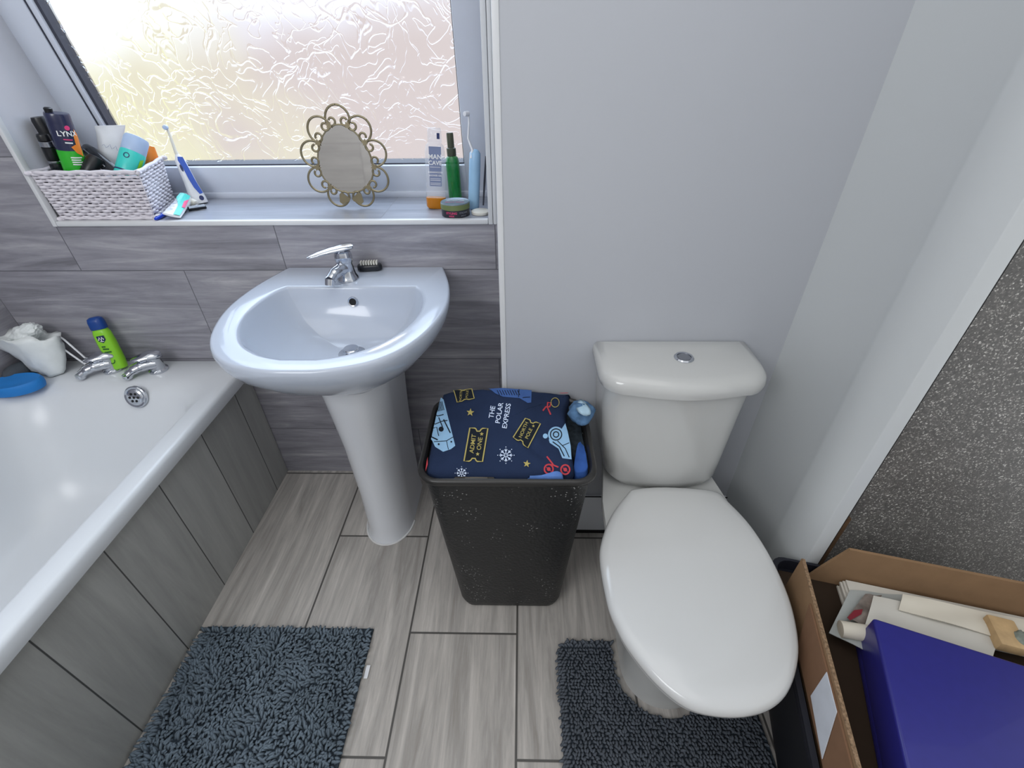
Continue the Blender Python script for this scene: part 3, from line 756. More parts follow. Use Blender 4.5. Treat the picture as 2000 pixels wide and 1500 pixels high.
t2 = ticket([(1190, 410), (1345, 465), (1215, 715), (1065, 605)]); gold.append(ribbon2d(t2, 11, True)); dark.append(poly2d(t2))
t3 = ticket([(455, 118), (640, 108), (665, 205), (490, 245)]); gold.append(ribbon2d(t3, 10, True)); dark.append(poly2d(t3))
al = A90+.14
gold += [tmap(text2d('ADMIT', 64, .008), 652, 672, al), tmap(text2d('ONE', 64, .008), 722, 672, al), star2d(742, 572, 22), star2d(700, 778, 22)]
a2 = A90+.42
gold += [tmap(text2d('NORTH', 50, .008), 1172, 530, a2), tmap(text2d('POLE', 50, .008), 1225, 568, a2), star2d(1272, 490, 17)]
gold += [tmap(text2d('NORTH', 34, .006), 528, 176, A90+.1), tmap(text2d('POLE', 34, .006), 592, 162, A90+.1)]
gold += [star2d(625, 350, 42, .1), star2d(1205, 878, 40, .15)]
a3 = A90+.17
white += [tmap(text2d('THE', 70, .010), 850, 345, a3), tmap(text2d('POLAR', 70, .010), 924, 355, a3), tmap(text2d('EXPRESS', 70, .010), 998, 385, a3)]
def flake(cx, cy, r):
    for k in range(8):
        a = k*PI/4; ux, uy = math.cos(a), math.sin(a)
        white.append(ribbon2d([(cx+ux*r*.12, cy+uy*r*.12), (cx+ux*r*.8, cy+uy*r*.8)], r*.09))
        for s in (-1, 1):
            b = a+s*.7; white.append(ribbon2d([(cx+ux*r*.48, cy+uy*r*.48), (cx+ux*r*.48+math.cos(b)*r*.28, cy+uy*r*.48+math.sin(b)*r*.28)], r*.08))
        white.append(disc2d(cx+ux*r, cy+uy*r, r*.06, 8))
flake(990, 788, 84); flake(535, 972, 66)
blue.append(poly2d([(325, 195), (350, 215), (470, 690), (425, 725), (345, 752), (262, 700), (235, 640), (165, 570), (172, 470), (215, 300), (262, 232)]))
for k in range(6): dark.append(ribbon2d([(262+k*14, 250-k*3), (285+k*14, 340-k*3)], 7))
dark += [ribbon2d([(215, 350), (290, 385), (350, 370)], 9), ribbon2d([(185, 440), (260, 470), (330, 440), (390, 430)], 8), ribbon2d([(175, 500), (225, 600), (290, 630)], 14), ribbon2d([(235, 510), (280, 500), (300, 590)], 8), ribbon2d([(250, 650), (380, 640), (450, 600)], 7), ribbon2d([(380, 640), (400, 730)], 6), disc2d(325, 520, 26), ribbon2d([(350, 420), (420, 560)], 12), ribbon2d([(300, 400), (340, 500)], 10), disc2d(300, 675, 10), disc2d(430, 650, 9)]
mid.append(poly2d([(810, 96), (1255, 98), (1250, 245), (1215, 250), (1130, 200), (960, 185), (880, 150)]))
for k in range(9): dark.append(ribbon2d([(900+26*k, 120), (925+26*k, 170)], 7))
dark += [ribbon2d([(1125, 110), (1120, 190)], 7), ribbon2d([(1160, 195), (1240, 190)], 6)]
blue += [poly2d([(1600, 460), (1625, 545), (1655, 690), (1665, 830), (1570, 818), (1530, 720), (1440, 660), (1430, 625), (1520, 610), (1560, 520)]), disc2d(1505, 575, 82, 24), disc2d(1395, 590, 26, 12)]
dark += [ribbon2d([(1505+58*math.cos(a*PI/10), 575+58*math.sin(a*PI/10)) for a in range(20)], 11, True), ribbon2d([(1505+28*math.cos(a*PI/10), 575+28*math.sin(a*PI/10)) for a in range(20)], 11, True), ribbon2d([(1470, 650), (1540, 700), (1590, 800)], 11), ribbon2d([(1520, 640), (1600, 720), (1640, 810)], 9), ribbon2d([(1570, 690), (1640, 660)], 7)]
red += [poly2d([(1470, 92), (1630, 88), (1650, 120), (1620, 150), (1560, 152), (1500, 128)]), poly2d([(115, 790), (160, 785), (185, 830), (188, 880), (165, 950), (120, 960), (112, 870)])]
red += [ribbon2d([(1370, 330), (1400, 290), (1440, 290), (1455, 250), (1420, 245), (1415, 290), (1450, 370)], 15)]
gold.append(ribbon2d([(1495+42*math.cos(a*PI/8), 248+48*math.sin(a*PI/8)) for a in range(16)], 7, True))
for cx, cy in ((1430, 930), (1600, 935)): red += [ribbon2d([(cx+45*math.cos(a*PI/8), cy+48*math.sin(a*PI/8)) for a in range(16)], 16, True), disc2d(cx, cy, 20, 10), ribbon2d([(cx-25, cy-20), (cx+25, cy+22)], 8)]
red += [ribbon2d([(1410, 800), (1450, 850), (1480, 890), (1530, 910)], 15), ribbon2d([(1480, 890), (1440, 880)], 12)]
dark += [disc2d(150, 870, 18, 10), ribbon2d([(1500, 105), (1630, 108)], 8)]
ink(child(pj, 'fabric'), decal(mid, lay(.0010), lmax=34), 'print_mid')
ink(child(pj, 'fabric'), decal(blue, lay(.0012), lmax=34), 'print_blue')
ink(child(pj, 'fabric'), decal(red, lay(.0012), lmax=34), 'print_red')
ink(child(pj, 'fabric'), decal(dark, lay(.0017), lmax=34), 'print_black')
ink(child(pj, 'fabric'), decal(gold, lay(.0024), lmax=34), 'print_gold')
ink(child(pj, 'fabric'), decal(white, lay(.0016), lmax=34), 'print_white')

h_low = lambda x, y: .566 + .006*noise.noise(Vector((x*30, y*30, 5)))
patch(h_low, [Z(1600, 330), Z(1700, 200), Z(1820, 330), Z(1850, 500), Z(1830, 640), Z(1780, 800), Z(1700, 820), Z(1640, 700)], 'dark_shirt', 'dark_cloth', 'dark patterned garment tucked down the toilet side of the hamper', 'clothing', drop=.03)
h_b = lambda x, y: .572 + .007*noise.noise(Vector((x*40, y*40, 9)))
patch(h_b, [Z(1740, 640), Z(1810, 650), Z(1850, 800), Z(1830, 930), Z(1760, 960), Z(1690, 930), Z(1700, 790)], 'blue_shirt', 'blue_cloth', 'plain blue garment folded beside the navy pyjamas near the hamper rim', 'clothing', drop=.025)
patch(lambda x, y: .581+.002*noise.noise(Vector((x*60, y*60, 2))), [Z(1210, 1030), Z(1400, 975), Z(1530, 945), Z(1585, 990), Z(1500, 1012), Z(1360, 1030)], 'blue_sleeve', 'pale_cloth', 'light blue garment edge poking out at the front rim of the hamper', 'clothing', drop=.012, nr=10)
patch(lambda x, y: .577, [Z(440, 1020), Z(600, 1008), Z(850, 1012), Z(880, 1030), Z(760, 1038), Z(500, 1038)], 'grey_vest', 'grey_knit', 'grey knitted garment showing under the pyjamas at the hamper front', 'clothing', drop=.015, nr=8)
rl = thing('rolled_garment', 'rolled light blue printed garment at the back corner of the hamper nearest the toilet', 'clothing', (.235, -.32, .6))
c0 = U('z', .612, *Z(1765, 345))
bm = B(); rings = []
for k in range(13):
    t = k/12; w = math.sin(PI*min(1, .08+t*.9))**.6
    cc = c0 + Vector((.0, .038-.078*t, -.004+.006*math.sin(PI*t)))
    rings.append([cc + Vector((.030*w*math.cos(a), 0, .022*w*math.sin(a)))*(1+.35*noise.noise(Vector((math.cos(a)*1.5, math.sin(a)*1.5, t*4)))) for a in [2*PI*i/20 for i in range(20)]])
loft(bm, rings); finish(bm, 'roll', 'denim_roll', rl, ang=None)
bm = B(); cc = c0+Vector((.002, -.008, .0215)); loft(bm, [[cc+Vector((.016*r*math.cos(a)*(1-.3*math.sin(a)), .031*r*math.sin(a)-.006*math.cos(a)*r, .0055*(1-r)+.001*math.cos(3*a))) for a in [2*PI*i/18 for i in range(18)]] for r in (1, .6, .1)]); finish(bm, 'turned_out_lining', 'roll_inside', rl, ang=None)

# ================================================================== MATS
def pile(name, inside, x0, x1, y0, y1, step, ln, rad, seed, parent, lean=None, rows=False):
    rnd = random.Random(seed); vs = []; fs = []
    ny = int((y1-y0)/step); nx = int((x1-x0)/step)
    for j in range(ny):
        for i in range(nx):
            x = x0+(i+.5*(j % 2))*step + rnd.uniform(-.3, .3)*step*(.4 if rows else 1); y = y0+j*step+rnd.uniform(-.3, .3)*step*(.3 if rows else 1)
            if not inside(x, y): continue
            if rows: a = PI/2*3+rnd.gauss(0, .5)
            else: a = 2*PI*noise.noise(Vector((x*9, y*9, seed)))+rnd.gauss(0, .9)
            L = ln*rnd.uniform(.75, 1.2); dx, dy = math.cos(a), math.sin(a); k0 = rnd.uniform(.5, 1.1)
            if lean:
                ex, ey = lean(x, y); dx += ex; dy += ey; q = math.hypot(dx, dy) or 1; dx /= q; dy /= q
                if ex or ey: k0 = 1.15
            px, py, pz = x, y, .004; b0 = len(vs); sx, sy = -dy, dx
            for s in range(5):
                r = rad*(1, 1.1, 1.1, .95, .5)[s]; tlt = k0*s*.42
                nx_, nz_ = math.cos(tlt), math.sin(tlt)
                vs += [(px+sx*r, py+sy*r, pz), (px-dx*r*nx_, py-dy*r*nx_, pz+r*nz_), (px-sx*r, py-sy*r, pz), (px+dx*r*nx_, py+dy*r*nx_, max(.002, pz-r*nz_))]
                st = L/4; px += dx*math.sin(tlt+.2)*st; py += dy*math.sin(tlt+.2)*st; pz += math.cos(tlt+.2)*st; pz = max(pz, .006)
            for s in range(4):
                for q in range(4):
                    fs.append((b0+4*s+q, b0+4*s+(q+1) % 4, b0+4*s+4+(q+1) % 4, b0+4*s+4+q))
            fs.append((b0+16, b0+17, b0+18, b0+19))
    me = bpy.data.meshes.new(name); me.from_pydata(vs, [], fs); me.update()
    o = link_mesh(me, name, 'mat_pile_dark' if rows else 'mat_pile', parent, ang=None); o['kind'] = 'stuff'; return o
mx0, mx1, my0, my1 = -.795, -.322, -1.12, -.606
bmat = thing('bath_mat', 'dark grey shaggy bath mat along the side of the bath', 'mat', (-.55, -.85, 0))
bm = B(); bx(bm, mx0, mx1, my0, my1, .0005, .006, bev=.002); finish(bm, 'backing', 'mat_back', bmat)
def lean1(x, y):
    ex = (1.5 if x > mx1-.02 else (-1.5 if x < mx0+.02 else 0)); ey = (1.5 if y > my1-.02 else 0); return ex, ey
pile('pile', lambda x, y: True, mx0, mx1, my0, my1, .0078, .020, .0036, 3, bmat, lean1)
p = U('z', .004, 716, 1312)
bm = B(); bx(bm, p.x-.004, p.x+.006, p.y-.016, p.y+.016, .003, .0042); finish(bm, 'care_label', 'white_plastic', bmat, smooth=False)

px0, px1, py0, py1 = .190, .667, -1.02, -.632
def in2(x, y):
    if not (px0 <= x <= px1 and py0 <= y <= py1): return False
    for cx, cy in ((px0+.04, py1-.04), (px1-.04, py1-.04)):
        if ((x < cx and cx < .4) or (x > cx and cx > .4)) and y > cy and math.hypot(x-cx, y-cy) > .04: return False
    if y > -.70: return not (TX-.118 < x < TX+.118)
    return ((x-TX)/.118)**2 + ((y+.70)/.11)**2 > 1
pmat = thing('pedestal_mat', 'dark grey U-shaped ribbed pedestal mat around the toilet foot', 'mat', (.45, -.9, 0))
out = [(px0, py0), (px1, py0), (px1, py1-.04), (px1-.012, py1-.012), (px1-.04, py1), (TX+.12, py1), (TX+.12, -.70)] + [(TX+.12*math.cos(-PI*i/16), -.70+.112*math.sin(-PI*i/16)) for i in range(1, 16)] + [(TX-.12, -.70), (TX-.12, py1), (px0+.04, py1), (px0+.012, py1-.012), (px0, py1-.04)]
bm = B(); loft(bm, [[(x, y, z) for x, y in out] for z in (.0005, .005)]); finish(bm, 'backing', 'mat_back', pmat, smooth=False)
def lean2(x, y):
    return (-1.2 if x < px0+.02 else 0), (1.2 if y > py1-.018 else 0)
pile('pile', in2, px0, px1, py0, py1, .0076, .015, .0036, 5, pmat, lean2, rows=True)

# ================================================================== SILL THINGS
SZ = SILL+.0127
# wicker basket
bk = thing('wicker_basket', 'white woven wicker basket full of toiletries at the bath end of the sill', 'basket', (-1.04, .1, SZ))
def bring(t, z0=0):
    """basket outline at height fraction t"""
    return Vector((-1.166-.004*t, .016-.012*t, 0)), Vector((-.908+.018*t, .016-.012*t, 0)), Vector((-.968+.016*t, .196, 0)), Vector((-1.166-.004*t, .196, 0))
BH = .118; NR = 15
bm = B()
for k in range(NR):
    t = (k+.5)/NR; c = bring(t); z = SZ+.004+BH*t; path = []
    per = []
    for i in range(4):
        a, b = c[i], c[(i+1) % 4]; n = max(8, int((b-a).length/.0045)); nrm = Vector(((b-a).y, -(b-a).x, 0)).normalized()
        for j in range(n):
            s = j/n; per.append((a.lerp(b, s), nrm, (b-a).length*s))
    path = []
    for p, nn, L in per:
        w = math.sin(PI*L/.016+PI*(k % 2)); path.append(p+nn*.0032*w+Vector((0, 0, z+noise.noise(p*40+Vector((0, 0, k)))*.0016)))
    path.append(path[0])
    tube(bm, path, .0030, 6, flat=1.45)
finish(bm, 'weave', 'wicker', bk, ang=None)
bm = B()
for i in range(4):
    for j in range(int((bring(.5)[(i+1) % 4]-bring(.5)[i]).length/.016)+1):
        L = j*.016+.0; 
        pa, pb = [bring(q)[i]+(bring(q)[(i+1) % 4]-bring(q)[i]).normalized()*L+Vector((0, 0, SZ+.003+BH*q)) for q in (0, 1)]
        tube(bm, [pa, pb], .0018, 5)
finish(bm, 'stakes', 'wicker', bk, ang=None)
bm = B()
for zq in (0, 1.0):
    c = bring(zq); c = [p+Vector((0, 0, SZ+.004+BH*zq)) for p in c]
    pts = smooth_path([c[0].lerp(c[1], .03), c[0].lerp(c[1], .5), c[0].lerp(c[1], .97), c[1].lerp(c[2], .03), c[1].lerp(c[2], .97), c[2].lerp(c[3], .03), c[2].lerp(c[3], .97), c[3].lerp(c[0], .03), c[3].lerp(c[0], .97)], 8, True); pts.append(pts[0])
    tube(bm, [p+Vector((0, 0, .0012*math.sin(i*1.9))) for i, p in enumerate(pts)], .0052, 8)
finish(bm, 'border', 'wicker', bk, ang=None)
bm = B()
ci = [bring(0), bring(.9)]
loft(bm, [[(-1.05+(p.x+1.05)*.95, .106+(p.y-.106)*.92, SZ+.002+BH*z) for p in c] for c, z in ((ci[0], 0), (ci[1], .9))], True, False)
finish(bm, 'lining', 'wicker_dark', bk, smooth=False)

def can(name, label, cat, p0, p1, r, parts, front=None, n=28):
    """a round container along p0-p1; parts: (part name, material, [(r factor, h fraction)...])"""
    t = thing(name, label, cat, p0); L = (Vector(p1)-Vector(p0)).length; m_ = frame_mtx(p0, p1, front)
    for nm, mt_, pr in parts:
        bm = B(); lathe(bm, [(r*a, L*b) for a, b in pr], n, m_); finish(bm, nm, mt_, t)
    return t, m_, L
# body spray: navy top, green foot
a1 = U('y', .062, 109, 219); a0 = Vector((-1.112, .054, SZ+.006))
t, m_, L = can('body_spray_can', 'navy and green body spray can with an orange flash standing tallest in the basket', 'can', a0, a1, .0262, [
    ('can_body', 'navy', [(0, .60), (1, .60), (1, .89), (.99, .90)]), ('can_foot', 'green_can', [(0, 0), (.94, 0), (1, .02), (1.005, .655), (1.0, .66)]), ('cap', 'navy', [(.985, .90), (.985, .975), (.93, .995), (0, 1)])])
bm = B(); lathe(bm, [(.008, L*.99), (.009, L*1.03), (.006, L*1.04), (0, L*1.04)], 16, m_ @ Matrix.Translation((-.013, 0, 0))); finish(bm, 'nozzle', 'black_plastic', t)
w = wrap(m_, .0262, .0007)
bm = decal([poly2d([(.017, L*.66), (.030, L*.64), (.036, L*.80), (.026, L*.86), (.019, L*.80)]), poly2d([(.006, L*.70), (.014, L*.64), (.03, L*.60), (.032, L*.68), (.016, L*.72)])], w, 2, .006); ink(child(t, 'can_body'), bm, 'orange')
bm = decal([disc2d(.011, L*.875, .0055), poly2d([(-.004, L*.775), (.014, L*.77), (.014, L*.76), (-.004, L*.765)])], wrap(m_, .0262, .0009), 1, .005); ink(child(t, 'can_body'), bm, 'pink')
bm = decal([move(text2d('LYNX', .0165, .02), .008, L*.82), ribbon2d([(-.003, L*.74), (.012, L*.735)], .003)] + [ribbon2d([(-.002, L*(.60-.022*k)), (.022-.004*(k % 2), L*(.595-.022*k))], .0028) for k in range(4)], wrap(m_, .0262, .0010), lmax=.005); ink(child(t, 'can_body'), bm, 'white_ink')
# two black cans behind
a0, a1 = Vector((-1.148, .105, SZ+.006)), Vector((-1.156, .092, 1.195))
t, m_, L = can('deodorant_can', 'tall black deodorant can leaning on the recess wall behind the basket rim', 'can', a0, a1, .0185, [('can_body', 'black_plastic', [(0, 0), (1, .01), (1, .78), (.96, .8)]), ('cap', 'black_plastic', [(.92, .8), (.92, .97), (.8, 1), (0, 1)])])
a0, a1 = Vector((-1.150, .056, SZ+.006)), U('y', .050, 82, 262)
t, m_, L = can('hair_spray_bottle', 'black bottle with silver collar bands at the left end of the basket', 'bottle', a0, a1, .0150, [('bottle_body', 'black_gloss', [(0, 0), (1, .01), (1, .60), (.95, .64), (.9, .66)]), ('collar', 'silver', [(.93, .66), (.96, .665), (.96, .685), (.9, .69)]), ('cap', 'black_plastic', [(.88, .69), (.95, .70), (.95, .85), (.7, .86)]), ('cap_band', 'silver', [(.75, .855), (.98, .86), (.98, .92), (.7, .93)]), ('cap_top', 'black_plastic', [(.9, .93), (.9, .98), (.8, 1), (0, 1)])])
bm = decal([poly2d([(.000, L*.30), (.009, L*.29), (.009, L*.44), (.000, L*.45)])], wrap(m_, .0150, .0012)); ink(child(t, 'bottle_body'), bm, 'white_ink')
# black trimmer lying in the basket
t = thing('hair_trimmer', 'black hair trimmer lying slanted between the body spray and the white tube', 'trimmer', U('y', .08, 190, 330))
m_ = frame_mtx(U('y', .075, 226, 342), U('y', .13, 152, 282), (-.9, -1, 1.9))
bm = B(); loft(bm, [rrect(0, 0, hx, hy, hy*.8, z, 5) for hx, hy, z in ((.014, .010, 0), (.019, .014, .01), (.021, .016, .05), (.023, .017, .09), (.019, .014, .112), (.014, .008, .12))], mtx=m_); finish(bm, 'body', 'black_gloss', t)
bm = B(); bx(bm, -.012, -.009, -.0185, -.013, .02, .10, m_, .001); bx(bm, .0, .003, -.0185, -.013, .02, .10, m_, .001); finish(bm, 'ridge', 'silver', t)
bm = B(); lathe(bm, [(.017, 0), (.019, .004), (.019, .05), (.015, .058), (0, .06)], 20, frame_mtx(U('y', .05, 170, 345), U('y', .075, 186, 312))); finish(bm, 'comb_guard', 'black_plastic', t)
# white squeeze tube standing on its cap
t = thing('cream_tube', 'white squeeze tube with a flat crimped top standing against the window frame', 'tube', U('y', .15, 216, 345))
b0, b1 = U('y', .14, 214, 345), U('y', .165, 215, 247); m_ = frame_mtx(b0, b1); L = (b1-b0).length
bm = B(); loft(bm, [[(hx*math.cos(2*PI*i/32), hy*math.sin(2*PI*i/32), z+sl*math.cos(2*PI*i/32)) for i in range(32)] for hx, hy, z, sl in ((.019, .019, L*.2, 0), (.022, .021, L*.25, 0), (.0245, .018, L*.5, .001), (.029, .009, L*.85, .006), (.0315, .0015, L*.97, .011), (.0318, .0012, L*1.02, .012))], mtx=m_); finish(bm, 'tube_body', 'white_plastic', t)
bm = B(); lathe(bm, [(.0195, 0), (.0195, L*.19), (.017, L*.2), (0, L*.2)], 24, m_); finish(bm, 'cap', 'white_plastic', t)
wv = [(-.016+.004*k, L*.62+.004*math.sin(k*2.1)+(.004 if k in (4, 7) else 0)) for k in range(9)]
ft = lambda x, y: m_ @ Vector((x, -(.019-.010*(y/L-.5)/.35)-.0022, y))
bm = decal([ribbon2d(wv, .0009)], ft); ink(child(t, 'tube_body'), bm, 'slate_label')
# teal shaving gel can tipped to the right
a0, a1 = U('y', .055, 246, 352), U('y', .12, 268, 268)
t, m_, L = can('shaving_gel_can', 'turquoise can with a pale blue cap tipped over the basket rim', 'can', a0, a1, .0285, [('can_body', 'teal', [(0, 0), (.9, 0), (1, .04), (1, .62), (.97, .64)]), ('cap', 'frost_cap', [(.96, .64), (.98, .66), (.98, .92), (.9, .98), (.6, 1), (0, 1)])])
bm = B(); lathe(bm, [(.0288, L*.16), (.0290, L*.17), (.0290, L*.185), (.0288, L*.19)], 28, m_); finish(bm, 'band', 'navy_plastic', t)
bm = decal([ribbon2d([(-.012+.006*math.cos(a*PI/6), L*.5+.006*math.sin(a*PI/6)) for a in range(12)], .002, True)], wrap(m_, .0285, .0008)); ink(child(t, 'can_body'), bm, 'navy_plastic')
bm = decal([poly2d([(.014, L*.05), (.026, L*.05), (.028, L*.55), (.018, L*.5)])], wrap(m_, .0285, .0007), 2); ink(child(t, 'can_body'), bm, 'lime')
# orange tube
t = thing('sun_cream_tube', 'orange tube leaning in the back corner of the basket next to the turquoise can', 'tube', U('y', .15, 292, 335))
b0, b1 = U('y', .15, 293, 340), U('y', .17, 292, 285); m_ = frame_mtx(b0, b1); L = (b1-b0).length
bm = B(); loft(bm, [[(hx*math.cos(2*PI*i/24), hy*math.sin(2*PI*i/24), z) for i in range(24)] for hx, hy, z in ((.017, .016, L*.25), (.020, .016, L*.4), (.019, .010, L*.7), (.012, .002, L*.98), (.010, .0015, L))], mtx=m_); finish(bm, 'tube_body', 'orange', t)
bm = B(); lathe(bm, [(.016, 0), (.016, L*.24), (0, L*.25)], 20, m_); finish(bm, 'cap', 'white_plastic', t)

# electric toothbrush, white and blue
t = thing('electric_toothbrush', 'white and blue electric toothbrush standing beside the wicker basket', 'toothbrush', (-.878, .175, SZ))
b0 = Vector((-.873, .172, SZ)); b1 = U('y', .20, 346, 302); bt_ = U('y', .215, 327, 252)
m_ = frame_mtx(b0, b1); L = (b1-b0).length
bm = B(); loft(bm, [rrect(0, 0, hx, hy, hy*.9, z, 6) for hx, hy, z in ((.0205, .0135, 0), (.0225, .0145, .003), (.022, .0145, L*.12), (.0205, .014, L*.2), (.0165, .0125, L*.42), (.0145, .0115, L*.65), (.013, .0105, L*.88), (.0075, .0075, L*.97), (.005, .005, L))], mtx=m_); hd = finish(bm, 'handle', 'white_plastic', t)
bm = B(); fr = lambda x, y, e=.0: m_ @ Vector((x, -(.0148 if y < L*.2 else .0148-.0045*(y/L-.2)/.7)-e, y))
sh_ = poly2d([(.010, L*.18), (.0195, L*.19), (.0155, L*.42), (.0135, L*.65), (.0105, L*.93), (-.002, L*.95), (-.005, L*.88), (-.001, L*.7), (.0, L*.5), (.003, L*.33)])
bm = decal([sh_], lambda x, y: fr(x, y, .0006), 2); finish(bm, 'grip', 'blue_plastic', hd, ang=None)
bm = decal([disc2d(-.0045, L*.73, .0032, 16, .010)], lambda x, y: fr(x, y, .0010)); finish(bm, 'power_button', 'navy_plastic', hd, ang=None)
bm = decal([disc2d(.010, L*.10, .006, 16, .007)], lambda x, y: fr(x, y, .0010)); finish(bm, 'indicator', 'navy_plastic', hd, ang=None)
bm = B(); tube(bm, [m_ @ Vector((0, 0, L*.95)), m_ @ Vector((0, 0, L*1.08)), bt_.lerp(m_ @ Vector((0, 0, L)), .3), bt_], [.006, .0042, .0034, .0032], 10); nk = finish(bm, 'brush_neck', 'cream', t)
hdn = (CAM-bt_).normalized(); mh = frame_mtx(bt_-hdn*.003+Vector((-.002, 0, .004)), bt_+hdn*.01+Vector((-.006, 0, .004)), bt_+Vector((0, 0, 1)))
bm = B(); lathe(bm, [(.0055, 0), (.0068, .002), (.0068, .006), (.0058, .012), (0, .0125)], 18, mh); finish(bm, 'brush_head', 'frost_cap', t)

# manual toothbrush, toothpaste tube, razor lying by the basket
t = thing('toothbrush', 'dark blue toothbrush handle with white ribs lying at the basket foot', 'toothbrush', U('z', SZ, 318, 424))
q0, q1 = U('z', SZ+.006, 303, 428), U('z', SZ+.006, 340, 408)
bm = B(); q = [q0.lerp(q1, k/8) for k in range(9)]; tube(bm, q, [.003, .0058, .0062, .0058, .005, .0045, .004, .0035, .003], 10); hd = finish(bm, 'handle', 'royal', t)
dd = (q1-q0).normalized(); ss = Vector((-dd.y, dd.x, 0)); bm = B()
for k in range(4):
    c = q0+dd*(.010+.0052*k)+Vector((0, 0, .0062)); tube(bm, [c-ss*.004, c+ss*.004], .0010, 6)
finish(bm, 'rib', 'white_ink', hd)
t = thing('toothpaste_tube', 'crumpled white and turquoise toothpaste tube with a pink patch in front of the electric toothbrush', 'tube', U('z', SZ, 350, 415))
p0, p1 = U('z', SZ+.012, 335, 421), U('z', SZ+.02, 362, 389); m_ = frame_mtx(p0, p1, CAM+Vector((0, 0, 1))); L = (p1-p0).length
bm = B(); rings = []
for k in range(9):
    z = L*k/8; hx = .021-.004*k/8; hy = (.003+.012*k/8)
    rings.append([(hx*math.cos(a)+.003*noise.noise(Vector((k, a, 0))), hy*math.sin(a)*(1+.5*noise.noise(Vector((k*.8, math.cos(a)*2, 5)))), z) for a in [2*PI*i/24 for i in range(24)]])
loft(bm, rings, mtx=m_); tb = finish(bm, 'tube_body', 'white_plastic', t)
surf = lambda e: (lambda x, y: m_ @ Vector((x, -((.003+.012*y/L)*math.sqrt(max(0, 1-(x/.0225)**2))*1.12)-e, y)))
bm = decal([poly2d([(.004, -.001), (.018, L*.02), (.017, L*.35), (.014, L*.95), (-.012, L*.98), (-.014, L*.75), (.0, L*.66), (.002, L*.4)])], surf(.0022), 2); ink(tb, bm, 'teal')
bm = decal([poly2d([(.012, L*.35), (.0185, L*.38), (.0155, L*.78), (.009, L*.62)])], surf(.0032), 1); ink(tb, bm, 'pink')
bm = decal([ribbon2d([(-.014, L*y), (-.003, L*(y+.02))], .003) for y in (.15, .28, .41, .54)], surf(.0030)); ink(tb, bm, 'slate_label')
bm = B(); lathe(bm, [(.0115, 0), (.0115, .015), (.008, .02), (0, .021)], 18, frame_mtx(p1+Vector((.012, .0, -.008)), p1+Vector((.03, -.006, -.012)))); finish(bm, 'cap', 'cream', t)
t = thing('razor', 'small silver and black razor head lying beside the toothpaste tube', 'razor', U('z', SZ, 384, 407))
c = U('z', SZ+.007, 384, 406); m_ = frame_mtx(c+Vector((-.018, -.012, 0)), c+Vector((.022, .018, 0)), c+Vector((0, -.6, 1)))
bm = B(); bx(bm, -.006, .006, -.004, .004, 0, .046, m_, .0015); hd = finish(bm, 'blade_cartridge', 'black_gloss', t)
bm = B()
for k in range(3): bx(bm, -.004+.0035*k, -.0028+.0035*k, -.0052, -.0035, .003, .043, m_)
finish(bm, 'blade', 'silver', hd, smooth=False)
bm = B(); tube(bm, [c+Vector((0, .004, 0)), c+Vector((-.012, .022, .0)), c+Vector((-.028, .045, -.001))], [.004, .0042, .0035], 8); finish(bm, 'grip', 'silver', t)

# ornate egg-shaped mirror
mi = thing('table_mirror', 'egg-shaped mirror in a bronze scrollwork stand on the window sill', 'mirror', (-.39, .114, SZ))
MC = Vector((-.391, .118, 1.088)); mm = Matrix.Translation(MC) @ Matrix.Rotation(math.radians(-4), 4, 'X')   # local x right, z up
def egg(a, s=1, y=0): return Vector((s*.0735*math.cos(a)*(1-.17*math.sin(a)), y, s*.084*math.sin(a)-.004))
bm = B(); loft(bm, [[mm @ egg(2*PI*i/64, .985, y) for i in range(64)] for y in (.003, -.0005)]); finish(bm, 'mirror_glass', 'mirror', mi, ang=30)
bm = B(); tube(bm, [mm @ egg(2*PI*i/64, 1.0, .001) for i in range(65)], .0026, 8, caps=False)
fr_ = finish(bm, 'egg_rim', 'iron', mi, ang=None)
lobes = [(90, .031), (132, .031), (48, .031), (172, .031), (8, .031), (212, .031), (-32, .031), (249, .029), (-69, .029)]
def scroll(base_, nrm, R0, side):
    """C-scroll: apex outside, curling in to a spiral end"""
    t_ = Vector((nrm.y, -nrm.x)) * side; p = base_ + nrm*(R0*1.36); ang = 0; pts = []; ds = .0016; s = 0; d = t_.copy()
    tot = R0*3.7
    while s < tot:
        pts.append(p.copy()); f = s/tot
        kap = .95/R0 if f < .45 else (1.75+2.6*(f-.45)/.55)/R0
        ang += kap*ds; dd_ = t_*math.cos(ang) - nrm*math.sin(ang); p = p+dd_*ds; s += ds
    return pts
for deg, R0 in lobes:
    a = math.radians(deg); e = egg(a); e2 = Vector((e.x, e.z)); da = egg(a+.01)-egg(a-.01); n2 = Vector((da.z, -da.x)).normalized()
    bm = B()
    for sd in (-1, 1):
        pts = scroll(e2+n2*.003, n2, R0, sd); tube(bm, [mm @ Vector((p.x, 0, p.y)) for p in pts], .0017, 6, flat=1.9)
    finish(bm, 'scroll', 'iron', mi, ang=None)
for deg in (68, 112, 152, 28, 192, -12, 232, -52):
    a = math.radians(deg); e = egg(a, 1.05); rr = random.Random(deg); bm = B()
    pts = [(e.x+r*math.cos(k*PI/7+a), e.z+r*math.sin(k*PI/7+a)) for k, r in enumerate([.013, .006, .010, .0055, .0095, .006, .009, .005, .009, .006, .0095, .0055, .010, .006])]
    loft(bm, [[mm @ Vector((x, y, z)) for x, z in pts] for y in (-.0045, -.002)]); finish(bm, 'leaf', 'iron', mi, smooth=False)
bm = B()
